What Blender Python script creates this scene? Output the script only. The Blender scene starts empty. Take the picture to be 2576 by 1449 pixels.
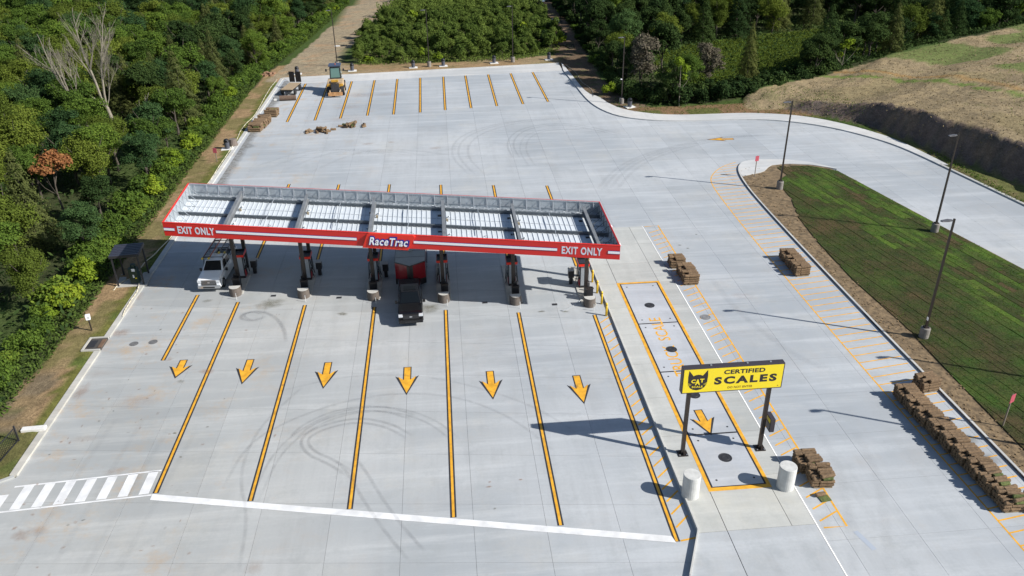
import bpy, bmesh, math, random
import numpy as np
from mathutils import Vector, Matrix

random.seed(7); rng = np.random.default_rng(7)
SC = bpy.context.scene
COL = SC.collection
rad = math.radians

# ------------------------------------------------------------------ camera
CAM_H = 33.0
F_PX, PITCH, ROLL, YAW = 2031.939, 0.487314, -0.0148647, 0.0838023
W0, H0 = 2576.0, 1449.0
cp, sp = math.cos(PITCH), math.sin(PITCH)
FW = Vector((math.sin(YAW)*cp, math.cos(YAW)*cp, -sp))
_rt = Vector((math.cos(YAW), -math.sin(YAW), 0)); _up = _rt.cross(FW)
RT = _rt*math.cos(ROLL) + _up*math.sin(ROLL); UP = -_rt*math.sin(ROLL) + _up*math.cos(ROLL)
cam = bpy.data.cameras.new('camera'); camo = bpy.data.objects.new('camera', cam); COL.objects.link(camo)
cam.sensor_width = 36; cam.lens = F_PX/W0*36; cam.clip_start = .5; cam.clip_end = 3000
camo.matrix_world = Matrix(((RT.x, UP.x, -FW.x, 0), (RT.y, UP.y, -FW.y, 0), (RT.z, UP.z, -FW.z, CAM_H), (0, 0, 0, 1)))
SC.camera = camo

# ------------------------------------------------------------------ sky, sun, exposure
SUN = Vector((1.30, -.60, 1.0)).normalized()
elev = math.asin(SUN.z); az = math.atan2(SUN.x, SUN.y)
w = bpy.data.worlds.new('World'); SC.world = w; w.use_nodes = True
nt = w.node_tree; nt.nodes.clear()
sky = nt.nodes.new('ShaderNodeTexSky'); sky.sky_type = 'NISHITA'; sky.sun_disc = False
sky.sun_elevation = elev; sky.sun_rotation = az; sky.altitude = 200; sky.air_density = 1.0; sky.dust_density = .6; sky.ozone_density = 1.2
bg = nt.nodes.new('ShaderNodeBackground'); bg.inputs[1].default_value = 0.075
wo = nt.nodes.new('ShaderNodeOutputWorld'); nt.links.new(sky.outputs[0], bg.inputs[0]); nt.links.new(bg.outputs[0], wo.inputs[0])
sl = bpy.data.lights.new('sun', 'SUN'); sl.energy = 4.9; sl.angle = rad(.53); sl.color = (1, .965, .91)
so = bpy.data.objects.new('sun', sl); COL.objects.link(so); so.location = (60, -40, 90)
so.rotation_euler = (-SUN).to_track_quat('-Z', 'Y').to_euler()
SC.view_settings.view_transform = 'Standard'; SC.view_settings.look = 'None'; SC.view_settings.gamma = 1
SC.view_settings.exposure = 0.50; SC.view_settings.use_curve_mapping = False

# ------------------------------------------------------------------ helpers
def G(px, py, z=0.0):
    d = FW*F_PX + RT*(px-W0/2) + UP*(H0/2-py); t = (z-CAM_H)/d.z
    return Vector((d.x*t, d.y*t, z))

def lerp(a, b, t): return a+(b-a)*t

MATS = {}
def mat(name, col, rough=.6, metal=0., var=0., nscale=3., bump=0., bscale=20., spec=None, obj_var=0., coat=0., mottle=None):
    """plain procedural material: base colour, fine noise variation, optional bump"""
    if name in MATS: return MATS[name]
    m = bpy.data.materials.new(name); m.use_nodes = True; t = m.node_tree; b = t.nodes['Principled BSDF']
    b.inputs['Base Color'].default_value = (*col, 1); b.inputs['Roughness'].default_value = rough; b.inputs['Metallic'].default_value = metal
    if spec is not None: b.inputs['Specular IOR Level'].default_value = spec
    if coat: b.inputs['Coat Weight'].default_value = coat; b.inputs['Coat Roughness'].default_value = .05
    tc = t.nodes.new('ShaderNodeTexCoord')
    last = None
    if var or obj_var:
        rgb = t.nodes.new('ShaderNodeRGB'); rgb.outputs[0].default_value = (*col, 1); last = rgb.outputs[0]
        hs = t.nodes.new('ShaderNodeHueSaturation'); t.links.new(last, hs.inputs['Color'])
        n = t.nodes.new('ShaderNodeTexNoise'); n.inputs['Scale'].default_value = nscale; n.inputs['Detail'].default_value = 6
        t.links.new(tc.outputs['Object'], n.inputs['Vector'])
        mr = t.nodes.new('ShaderNodeMapRange'); mr.inputs[1].default_value = .3; mr.inputs[2].default_value = .7
        mr.inputs[3].default_value = 1-var; mr.inputs[4].default_value = 1+var
        t.links.new(n.outputs['Fac'], mr.inputs[0]); o = mr.outputs[0]
        if obj_var:
            oi = t.nodes.new('ShaderNodeObjectInfo'); m2 = t.nodes.new('ShaderNodeMapRange')
            m2.inputs[3].default_value = 1-obj_var; m2.inputs[4].default_value = 1+obj_var
            t.links.new(oi.outputs['Random'], m2.inputs[0]); mm = t.nodes.new('ShaderNodeMath'); mm.operation = 'MULTIPLY'
            t.links.new(o, mm.inputs[0]); t.links.new(m2.outputs[0], mm.inputs[1]); o = mm.outputs[0]
        t.links.new(o, hs.inputs['Value']); last = hs.outputs[0]
        t.links.new(last, b.inputs['Base Color'])
    if bump:
        n2 = t.nodes.new('ShaderNodeTexNoise'); n2.inputs['Scale'].default_value = bscale; n2.inputs['Detail'].default_value = 4
        t.links.new(tc.outputs['Object'], n2.inputs['Vector'])
        bp = t.nodes.new('ShaderNodeBump'); bp.inputs['Strength'].default_value = bump; bp.inputs['Distance'].default_value = .05
        t.links.new(n2.outputs['Fac'], bp.inputs['Height']); t.links.new(bp.outputs[0], b.inputs['Normal'])
    MATS[name] = m
    return m

class MB:
    """collects shapes and links them as one mesh object"""
    def __init__(s): s.v = []; s.f = []
    def add(s, vs, fs):
        o = len(s.v); s.v += [tuple(v) for v in vs]; s.f += [tuple(i+o for i in f) for f in fs]; return s
    def box(s, c, d, rz=0., M=None):
        x, y, z = d[0]/2, d[1]/2, d[2]/2; R = Matrix.Rotation(rz, 3, 'Z'); c = Vector(c)
        vs = [Vector((i*x, j*y, k*z)) for k in (-1, 1) for j in (-1, 1) for i in (-1, 1)]
        vs = [R@v + c for v in vs]
        if M: vs = [M@v for v in vs]
        return s.add(vs, [(0, 2, 3, 1), (4, 5, 7, 6), (0, 1, 5, 4), (2, 6, 7, 3), (0, 4, 6, 2), (1, 3, 7, 5)])
    def bx(s, x0, x1, y0, y1, z0, z1): return s.box(((x0+x1)/2, (y0+y1)/2, (z0+z1)/2), (abs(x1-x0), abs(y1-y0), abs(z1-z0)))
    def cyl(s, p0, p1, r0, r1=None, n=12, caps=True):
        p0 = Vector(p0); p1 = Vector(p1); r1 = r0 if r1 is None else r1; d = (p1-p0).normalized()
        a = d.orthogonal().normalized(); b = d.cross(a); vs = []
        for p, r in ((p0, r0), (p1, r1)):
            for i in range(n):
                t = 2*math.pi*i/n; vs.append(p + a*(r*math.cos(t)) + b*(r*math.sin(t)))
        fs = [(i, (i+1) % n, n+(i+1) % n, n+i) for i in range(n)]
        if caps: fs += [tuple(range(n-1, -1, -1)), tuple(range(n, 2*n))]
        return s.add(vs, fs)
    def tube(s, pts, r, n=6):
        for a, b in zip(pts[:-1], pts[1:]):
            if (Vector(a)-Vector(b)).length > 1e-5: s.cyl(a, b, r, r, n)
        return s
    def prism(s, pts, z0, z1):
        n = len(pts); vs = [(p[0], p[1], z0) for p in pts] + [(p[0], p[1], z1) for p in pts]
        return s.add(vs, [tuple(range(n-1, -1, -1)), tuple(range(n, 2*n))] + [(i, (i+1) % n, n+(i+1) % n, n+i) for i in range(n)])
    def sideprism(s, prof, x0, x1, top_in=0., zt=None):
        """profile in (y, z) extruded along x; points above zt are pulled inwards by top_in"""
        n = len(prof); vs = []
        for sx, x in ((-1, x0), (1, x1)):
            for y, z in prof:
                k = top_in if (zt is not None and z > zt) else 0
                vs.append((x - sx*k, y, z))
        return s.add(vs, [tuple(range(n)), tuple(range(2*n-1, n-1, -1))] + [(i, n+i, n+(i+1) % n, (i+1) % n) for i in range(n)])
    def quad(s, a, b, c, d): return s.add([a, b, c, d], [(0, 1, 2, 3)])
    def lathe(s, prof, c=(0, 0, 0), n=16):
        vs = []; c = Vector(c)
        for r, z in prof:
            for i in range(n):
                t = 2*math.pi*i/n; vs.append((c.x+r*math.cos(t), c.y+r*math.sin(t), c.z+z))
        fs = []
        for k in range(len(prof)-1):
            for i in range(n): fs.append((k*n+i, k*n+(i+1) % n, (k+1)*n+(i+1) % n, (k+1)*n+i))
        fs += [tuple(range(n-1, -1, -1)), tuple((len(prof)-1)*n+i for i in range(n))]
        return s.add(vs, fs)
    def mesh(s, name, m, bevel=0., smooth=False):
        me = bpy.data.meshes.new(name); me.from_pydata(s.v, [], s.f)
        if bevel:
            bm = bmesh.new(); bm.from_mesh(me); bmesh.ops.remove_doubles(bm, verts=bm.verts, dist=1e-5)
            bmesh.ops.recalc_face_normals(bm, faces=bm.faces)
            bmesh.ops.bevel(bm, geom=[e for e in bm.edges if len(e.link_faces) == 2 and e.calc_face_angle(0) > .5], offset=bevel, segments=2, affect='EDGES', profile=.6)
            bm.to_mesh(me); bm.free()
        if smooth: me.polygons.foreach_set('use_smooth', [True]*len(me.polygons))
        me.materials.append(m); me.update()
        return me
    def build(s, name, m, parent=None, bevel=0., smooth=False, label=None, kind=None):
        o = bpy.data.objects.new(name, s.mesh(name, m, bevel, smooth)); COL.objects.link(o)
        if parent: o.parent = parent
        if label: o['label'] = label
        if kind: o['kind'] = kind
        return o

def thing(name, label, cat, loc=(0, 0, 0), rz=0., group=None):
    o = bpy.data.objects.new(name, None); COL.objects.link(o); o.empty_display_size = .3
    o.location = loc; o.rotation_euler = (0, 0, rz); o['label'] = label; o['category'] = cat
    if group: o['group'] = group
    return o
def tag(o, label, cat, group=None, loc=None):
    o['label'] = label; o['category'] = cat
    if group: o['group'] = group
    if loc is not None: o.location = loc
    return o
def copy_tree(o, loc=None, rz=None, label=None, scale=None, parent=None):
    c = o.copy(); COL.objects.link(c)
    if parent is not None: c.parent = parent
    if loc is not None: c.location = loc
    if rz is not None: c.rotation_euler = (0, 0, rz)
    if scale is not None: c.scale = scale
    if label: c['label'] = label
    for ch in KIDS.get(o.name) or list(o.children):
        copy_tree(ch, parent=c)
    return c
KIDS = {}
def inst(name, me, parent, loc=(0, 0, 0), rot=(0, 0, 0), scale=(1, 1, 1)):
    o = bpy.data.objects.new(name, me); COL.objects.link(o); o.parent = parent; o.location = loc; o.rotation_euler = rot; o.scale = scale
    return o
def structure(o): o['kind'] = 'structure'; return o

def text_mesh(body, size, extrude=.01, bold=.0, shear=0., name='lettering', width=None, spacing=1.0):
    cu = bpy.data.curves.new(name, 'FONT'); cu.body = body; cu.size = size; cu.extrude = extrude; cu.offset = bold; cu.shear = shear
    cu.space_character = spacing; cu.resolution_u = 3
    o = bpy.data.objects.new(name, cu); COL.objects.link(o)
    dg = bpy.context.evaluated_depsgraph_get(); me = bpy.data.meshes.new_from_object(o.evaluated_get(dg))
    bpy.data.objects.remove(o); bpy.data.curves.remove(cu)
    co = np.empty(len(me.vertices)*3); me.vertices.foreach_get('co', co); co = co.reshape(-1, 3)
    co[:, 0] -= co[:, 0].min(); co[:, 1] -= co[:, 1].min()
    if width: co[:, 0] *= width/co[:, 0].max()
    me.vertices.foreach_set('co', co.ravel()); me.update(); me.name = name
    return me, co[:, 0].max(), co[:, 1].max()
def place_text(me, M, m, name, parent):
    """each letter becomes a part of its own"""
    me.transform(M); n = len(me.vertices); co = [tuple(v.co) for v in me.vertices]; par = list(range(n))
    def find(a):
        while par[a] != a: par[a] = par[par[a]]; a = par[a]
        return a
    for e in me.edges:
        a, b = find(e.vertices[0]), find(e.vertices[1])
        if a != b: par[a] = b
    grp = {}
    for p in me.polygons: grp.setdefault(find(p.vertices[0]), []).append(tuple(p.vertices))
    for fs in grp.values():
        ids = sorted({i for f in fs for i in f}); mp = {j: k for k, j in enumerate(ids)}
        MB().add([co[i] for i in ids], [tuple(mp[i] for i in f) for f in fs]).build('letter', m, parent)
    bpy.data.meshes.remove(me)

def clip(poly, a, b):
    """keep the part of poly left of the directed line a->b"""
    out = []; n = len(poly); dx, dy = b[0]-a[0], b[1]-a[1]
    def sd(p): return dx*(p[1]-a[1]) - dy*(p[0]-a[0])
    for i in range(n):
        p, q = poly[i], poly[(i+1) % n]; sp_, sq = sd(p), sd(q)
        if sp_ >= 0: out.append(p)
        if (sp_ > 0) != (sq > 0) and abs(sp_-sq) > 1e-12 and sp_*sq < 0:
            t = sp_/(sp_-sq); out.append((p[0]+(q[0]-p[0])*t, p[1]+(q[1]-p[1])*t))
    return out
def clip_cell(poly, cell):
    r = list(poly)
    for i in range(len(cell)):
        if len(r) < 3: return []
        r = clip(r, cell[i], cell[(i+1) % len(cell)])
    return r
def area(p): return .5*sum(p[i][0]*p[(i+1) % len(p)][1]-p[(i+1) % len(p)][0]*p[i][1] for i in range(len(p)))
def pip(P, poly):
    x, y = P[:, 0], P[:, 1]; r = np.zeros(len(P), bool); n = len(poly)
    for i in range(n):
        x0, y0 = poly[i]; x1, y1 = poly[(i+1) % n]
        c = ((y0 > y) != (y1 > y)); 
        with np.errstate(divide='ignore', invalid='ignore'):
            r ^= c & (x < (x1-x0)*(y-y0)/(y1-y0+1e-12)+x0)
    return r
def dist_line(P, pts, closed=False):
    d = np.full(len(P), 1e9); k = len(pts) if closed else len(pts)-1; arg = np.zeros(len(P)); 
    for i in range(k):
        a = np.array(pts[i][:2]); b = np.array(pts[(i+1) % len(pts)][:2]); ab = b-a; L2 = max((ab@ab), 1e-9)
        t = np.clip(((P-a)@ab)/L2, 0, 1); q = a+t[:, None]*ab; dd = np.hypot(*(P-q).T)
        m_ = dd < d; d[m_] = dd[m_]; arg[m_] = i+t[m_]
    return d, arg
def vnoise(P, s, seed=0):
    """cheap smooth value noise"""
    r = np.random.default_rng(seed); T = r.random((257, 257)); q = P/s + 1000.3
    i = np.floor(q).astype(int); f = q-i; f = f*f*(3-2*f); i %= 256
    a = T[i[:, 0], i[:, 1]]; b = T[i[:, 0]+1, i[:, 1]]; c = T[i[:, 0], i[:, 1]+1]; d = T[i[:, 0]+1, i[:, 1]+1]
    return (a*(1-f[:, 0])+b*f[:, 0])*(1-f[:, 1]) + (c*(1-f[:, 0])+d*f[:, 0])*f[:, 1]
def resample(pts, step):
    out = [Vector(pts[0])]
    for a, b in zip(pts[:-1], pts[1:]):
        a = Vector(a); b = Vector(b); n = max(1, int((b-a).length/step))
        for i in range(1, n+1): out.append(a.lerp(b, i/n))
    return out
def smooth_pts(pts, it=2):
    p = [Vector((*q[:2], 0)) for q in pts]
    for _ in range(it):
        r = [p[0]]
        for a, b in zip(p[:-1], p[1:]): r += [a.lerp(b, .25), a.lerp(b, .75)]
        r.append(p[-1]); p = r
    return p
def strip(mb, pts, w0, w1, z0, z1):
    """solid band along a line, from w0 to w1 to the left of it"""
    n = len(pts); L = []
    for i, p in enumerate(pts):
        p = Vector((p[0], p[1], 0)); a = Vector((*pts[max(i-1, 0)][:2], 0)); b = Vector((*pts[min(i+1, n-1)][:2], 0))
        t = (b-a).normalized(); nn = Vector((-t.y, t.x, 0)); L.append((p+nn*w0, p+nn*w1))
    zt = z1 if callable(z1) else (lambda p: z1)
    vs = []; fs = []
    for a, b in L:
        vs += [(a.x, a.y, z0), (b.x, b.y, z0), (b.x, b.y, zt(b)), (a.x, a.y, zt(a))]
    for i in range(n-1):
        o = i*4
        for k in range(4): fs.append((o+k, o+(k+1) % 4, o+4+(k+1) % 4, o+4+k))
    fs += [(3, 2, 1, 0), tuple((n-1)*4+k for k in range(4))]
    mb.add(vs, fs); return mb
def flatband(mb, pts, w, z):
    """painted line: flat ribbon centred on pts"""
    n = len(pts); vs = []
    for i, p in enumerate(pts):
        p = Vector((p[0], p[1], 0)); a = Vector((*pts[max(i-1, 0)][:2], 0)); b = Vector((*pts[min(i+1, n-1)][:2], 0))
        t = (b-a).normalized(); nn = Vector((-t.y, t.x, 0)); l = p+nn*w/2; r = p-nn*w/2
        vs += [(l.x, l.y, z), (r.x, r.y, z)]
    mb.add(vs, [(2*i, 2*i+1, 2*i+3, 2*i+2) for i in range(n-1)]); return mb

# ------------------------------------------------------------------ surface materials
def concrete_mat(name, base, stain=.5, warm=0.):
    m = bpy.data.materials.new(name); m.use_nodes = True; t = m.node_tree; b = t.nodes['Principled BSDF']; b.inputs['Roughness'].default_value = .75
    N = t.nodes.new; L = t.links.new
    geo = N('ShaderNodeNewGeometry')
    def noise(scale, detail=5, vec=None, rough=.55):
        n = N('ShaderNodeTexNoise'); n.inputs['Scale'].default_value = scale; n.inputs['Detail'].default_value = detail; n.inputs['Roughness'].default_value = rough
        L(vec or geo.outputs['Position'], n.inputs['Vector']); return n.outputs['Fac']
    def ramp(v, a, b_, c=0., d=1.):
        r = N('ShaderNodeMapRange'); r.inputs[1].default_value = a; r.inputs[2].default_value = b_; r.inputs[3].default_value = c; r.inputs[4].default_value = d; r.interpolation_type = 'SMOOTHSTEP'
        L(v, r.inputs[0]); return r.outputs[0]
    def mul(a, b_):
        x = N('ShaderNodeMath'); x.operation = 'MULTIPLY'
        for k, v in ((0, a), (1, b_)):
            if isinstance(v, float): x.inputs[k].default_value = v
            else: L(v, x.inputs[k])
        return x.outputs[0]
    def mix(f, a, b_):
        x = N('ShaderNodeMix'); x.data_type = 'RGBA'; L(f, x.inputs[0])
        for k, v in ((6, a), (7, b_)):
            if isinstance(v, tuple): x.inputs[k].default_value = (*v, 1)
            else: L(v, x.inputs[k])
        return x.outputs[2]
    att = N('ShaderNodeAttribute'); att.attribute_name = 'tone'
    c = mix(ramp(noise(.055, 4), .35, .65), base, tuple(x*y for x, y in zip(base, (.74, .77, .80))))
    # broom and truck-direction streaks
    mp = N('ShaderNodeMapping'); mp.inputs['Scale'].default_value = (.9, .07, 1); L(geo.outputs['Position'], mp.inputs[0])
    c = mix(mul(ramp(noise(1.0, 7, mp.outputs[0], .7), .42, .70), .50), c, tuple(x*.78 for x in base))
    mp2 = N('ShaderNodeMapping'); mp2.inputs['Scale'].default_value = (.06, .8, 1); mp2.inputs['Rotation'].default_value = (0, 0, .12); L(geo.outputs['Position'], mp2.inputs[0])
    c = mix(mul(ramp(noise(1.0, 7, mp2.outputs[0], .7), .44, .70), .55), c, tuple(min(1, x*1.18) for x in base))
    c = mix(mul(ramp(noise(.09, 6, rough=.75), .50, .68), .38), c, tuple(x*y for x, y in zip(base, (1.06, 1.0, .90))))
    c = mix(mul(ramp(noise(.42, 9, rough=.78), .48, .68), .42), c, tuple(x*y for x, y in zip(base, (.70, .72, .72))))
    # red-brown soil tracked over the slabs, most of it on the left
    sx = N('ShaderNodeSeparateXYZ'); L(geo.outputs['Position'], sx.inputs[0])
    left = ramp(sx.outputs['X'], -4., -26., .12, 1.)
    wm = N('ShaderNodeMix'); wm.data_type = 'RGBA'; wm.blend_type = 'MULTIPLY'; L(mul(ramp(sx.outputs['X'], 14., -20.), ramp(sx.outputs['Y'], 95., 45.)), wm.inputs[0]); L(c, wm.inputs[6]); wm.inputs[7].default_value = (1.0, .965, .90, 1); c = wm.outputs[2]
    s = mul(mul(ramp(noise(.26, 9, rough=.78), .51, .73), left), float(stain))
    c = mix(s, c, (.42, .31, .20))
    s2 = mul(mul(ramp(noise(.8, 6, rough=.7), .66, .78), left), float(stain*.8))
    c = mix(s2, c, (.22, .12, .07))
    c = mix(mul(ramp(noise(6., 4), .3, .8), .16), c, tuple(x*.7 for x in base))
    hs = N('ShaderNodeHueSaturation'); L(c, hs.inputs['Color']); L(att.outputs['Fac'], hs.inputs['Value'])
    L(hs.outputs[0], b.inputs['Base Color'])
    bp = N('ShaderNodeBump'); bp.inputs['Strength'].default_value = .25; bp.inputs['Distance'].default_value = .01
    L(noise(35., 3), bp.inputs['Height']); L(bp.outputs[0], b.inputs['Normal'])
    MATS[name] = m; return m
M_CONC = concrete_mat('concrete', (.428, .446, .460), .95)
M_CONC2 = concrete_mat('scale_concrete', (.47, .472, .445), .15)
M_DECK = concrete_mat('deck_concrete', (.46, .475, .50), .05)
M_APRON = concrete_mat('new_concrete', (.55, .545, .53), .2)
M_CURB = concrete_mat('kerb_concrete', (.53, .52, .49), .5)
M_WHITE = mat('white_paint', (.70, .70, .695), .6, var=.14, nscale=1.3)
M_YEL = mat('yellow_paint', (.70, .35, .025), .6, var=.22, nscale=2.2)
M_BLK = mat('black_paint', (.030, .030, .033), .65, var=.4, nscale=3)
M_JOINT = mat('joint_dark', (.13, .125, .12), .9)

def paint_mat():
    """scuffed yellow road paint"""
    return M_YEL
def set_tone(me, v):
    a = me.attributes.new('tone', 'FLOAT', 'FACE'); a.data.foreach_set('value', np.full(len(me.polygons), v) if np.isscalar(v) else v)

# ------------------------------------------------------------------ outlines (metres; X across the lanes, Y away from the camera)
inner = [(21.6, 142.6), (21.97, 132.8), (22.3, 122.5), (23.2, 117.3), (24.9, 113.4), (27.3, 111.2), (31, 109.7), (36, 109.2), (40.5, 109.1), (44.8, 108.6), (49.2, 106.7), (52.9, 103.6), (55.8, 99.2), (57.6, 95.2), (58.5, 90.4), (59.1, 85.7), (59.6, 82), (61.2, 70), (62.6, 58), (64, 44), (66, 20)]
outer = [(22.03, 148.2), (22.4, 139.1), (22.75, 126), (24.4, 124), (24.9, 120.2), (26.5, 116), (30.3, 113.2), (33.6, 112.2), (38, 112), (43.3, 112.0), (47, 111.1), (50.4, 109.7), (53.4, 107.2), (56.3, 102.9), (58.6, 97.6), (59.35, 91.4), (59.7, 87)]
inner_s = [(p.x, p.y) for p in smooth_pts(inner, 2)]; outer_s = [(p.x, p.y) for p in smooth_pts(outer, 2)]
PAVE = [(-60, 8), (66.5, 8)] + inner_s[::-1] + [(21.6, 148.0), (-27.2, 143.6), (-27.2, 40.9), (-29.5, 39.4), (-60, 34)]
islL = [(38.6, 91.9), (36.8, 91.75), (35.6, 90.9), (34.5, 88.6), (33.85, 84.6), (33.5, 78.9), (33.3, 68), (33.25, 51.8), (33.3, 44.5), (33.35, 34.3), (33.45, 8)]
islR = [(38.6, 91.9), (41.5, 91.3), (43.8, 90.2), (46, 87.6), (48.35, 73.9), (51, 60.1), (54.6, 40), (60, 8)]
islL_s = [(p.x, p.y) for p in smooth_pts(islL, 2)]; islR_s = [(p.x, p.y) for p in smooth_pts(islR, 1)]
ISLAND = islL_s[::-1] + islR_s[1:]
# scale platform
PLAT = [(11.4, 28.9), (10.2, 25.5), (10.2, 20), (19.45, 20), (19.45, 73.6), (13.0, 73.6), (12.85, 66), (12.85, 32.1)]

# ------------------------------------------------------------------ terrain
foot = [(45, 113.5), (49.5, 113.2), (51.2, 111.2), (54.9, 107.6), (58.0, 103.2), (60.0, 98), (61.0, 92.4), (62, 88.7), (63.0, 84.8), (64.0, 80), (66, 66), (68, 50), (70, 20)]
foot_h = [.2, .9, 1.2, 1.5, 2.6, 3.3, 3.5, 3.6, 3.6, 3.6, 3.6, 3.6, 3.6]
BANK = foot + [(400, 20), (400, 400), (70, 400), (60, 150), (45, 116)]
FOREST_L = [(-31.5, 47), (-30.7, 56), (-30.6, 63), (-31, 76), (-31.2, 97), (-31.2, 133), (-30.5, 146), (-27.5, 178), (-23, 226), (-20, 420), (-400, 420), (-400, 30), (-36, 38)]
THICK = [(-15, 153.3), (-16.6, 157.6), (-14, 200), (-9.4, 231), (-6, 262), (26, 262), (25.8, 223), (25.4, 188), (23.6, 160), (14.2, 153.2), (-.5, 151.8)]
FOREST_R = [(31, 400), (31, 210), (29, 180), (27, 136), (28, 124), (31, 117), (36, 116.5), (44, 119), (55.8, 124), (82.6, 137), (116, 156), (200, 200), (400, 280), (400, 400)]
CLEAR = [(38, 128), (44, 127), (57, 131), (78, 145), (98, 163), (94, 176), (66, 166), (50, 160), (38, 150)]
PATH = [(-30, 141), (-28.5, 150), (-26, 174), (-23, 207), (-21, 235), (-19, 420), (-4, 420), (-9, 240), (-13.8, 200), (-17.6, 168), (-17.6, 152), (-16, 143)]
SWALK = [p for p in inner_s if p[1] > 87] + [(x+.1, y-.05) for x, y in outer_s[::-1]]
def height(P):
    z = .13 + .10*(vnoise(P, 2.3, 3)-.5) + .05*(vnoise(P, .7, 4)-.5)
    inP = pip(P, PAVE); d, _ = dist_line(P, PAVE, True)
    sd = np.where(inP, d, -d)
    inI = pip(P, ISLAND)
    z = np.where(sd > -.05, -.35, np.where(sd > -.55, np.minimum(z, .06), z))
    z = np.where(pip(P, SWALK), -.25, z)
    ib = pip(P, BANK); df, arg = dist_line(P, foot)
    hm = np.interp(arg, range(len(foot_h)), foot_h)
    jag = 1 + .45*(vnoise(P, 3.0, 8)-.5)
    up = np.clip(df/(2.6*jag), 0, 1); up = up*up*(3-2*up)
    top = hm*(1 + .10*(vnoise(P, 6, 9)-.5)) + np.clip(df-3, 0, 40)*.035 + .5*(vnoise(P, 9, 10)-.5)*np.clip(df/6, 0, 1)
    fade = np.clip((140-P[:, 1]+ (P[:, 0]-60)*.5)/14, 0, 1)
    fade = fade*fade*(3-2*fade)
    z = np.where(ib, z + up*top*fade + .22*(vnoise(P, .9, 30)-.5)*(up > .02) + .8*(vnoise(P, 1.6, 31)-.5)*(up > .05)*(up < .98), z)
    # gentle rise far away
    z = z + np.clip(P[:, 1]-260, 0, 400)*.03
    fl = pip(P, FOREST_L); z = np.where(fl, z - np.clip(dist_line(P, FOREST_L[:9])[0]/6, 0, 1)*.35, z)
    return z
xs = np.concatenate([np.arange(-400, -132, 14), np.arange(-132, -42, 1.7), np.arange(-42, -24.2, .5), np.arange(-24.2, 21, 2.2), np.arange(21, 76, .62), np.arange(76, 152, 1.5), np.arange(152, 430, 14)])
ys = np.concatenate([np.arange(-60, 24, 8), np.arange(24, 62, .7), np.arange(62, 128, .62), np.arange(128, 176, .9), np.arange(176, 262, 1.8), np.arange(262, 700, 16)])
XX, YY = np.meshgrid(xs, ys); P = np.stack([XX.ravel(), YY.ravel()], 1)
Z = height(P)
nx, ny = len(xs), len(ys)
idx = np.arange(nx*ny).reshape(ny, nx)
faces = np.stack([idx[:-1, :-1], idx[:-1, 1:], idx[1:, 1:], idx[1:, :-1]], -1).reshape(-1, 4)
me = bpy.data.meshes.new('ground'); me.vertices.add(len(P)); me.vertices.foreach_set('co', np.column_stack([P, Z]).ravel())
me.loops.add(faces.size); me.loops.foreach_set('vertex_index', faces.ravel()); me.polygons.add(len(faces))
me.polygons.foreach_set('loop_start', np.arange(0, faces.size, 4)); me.polygons.foreach_set('loop_total', np.full(len(faces), 4)); me.update()
me.polygons.foreach_set('use_smooth', [True]*len(faces))
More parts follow.
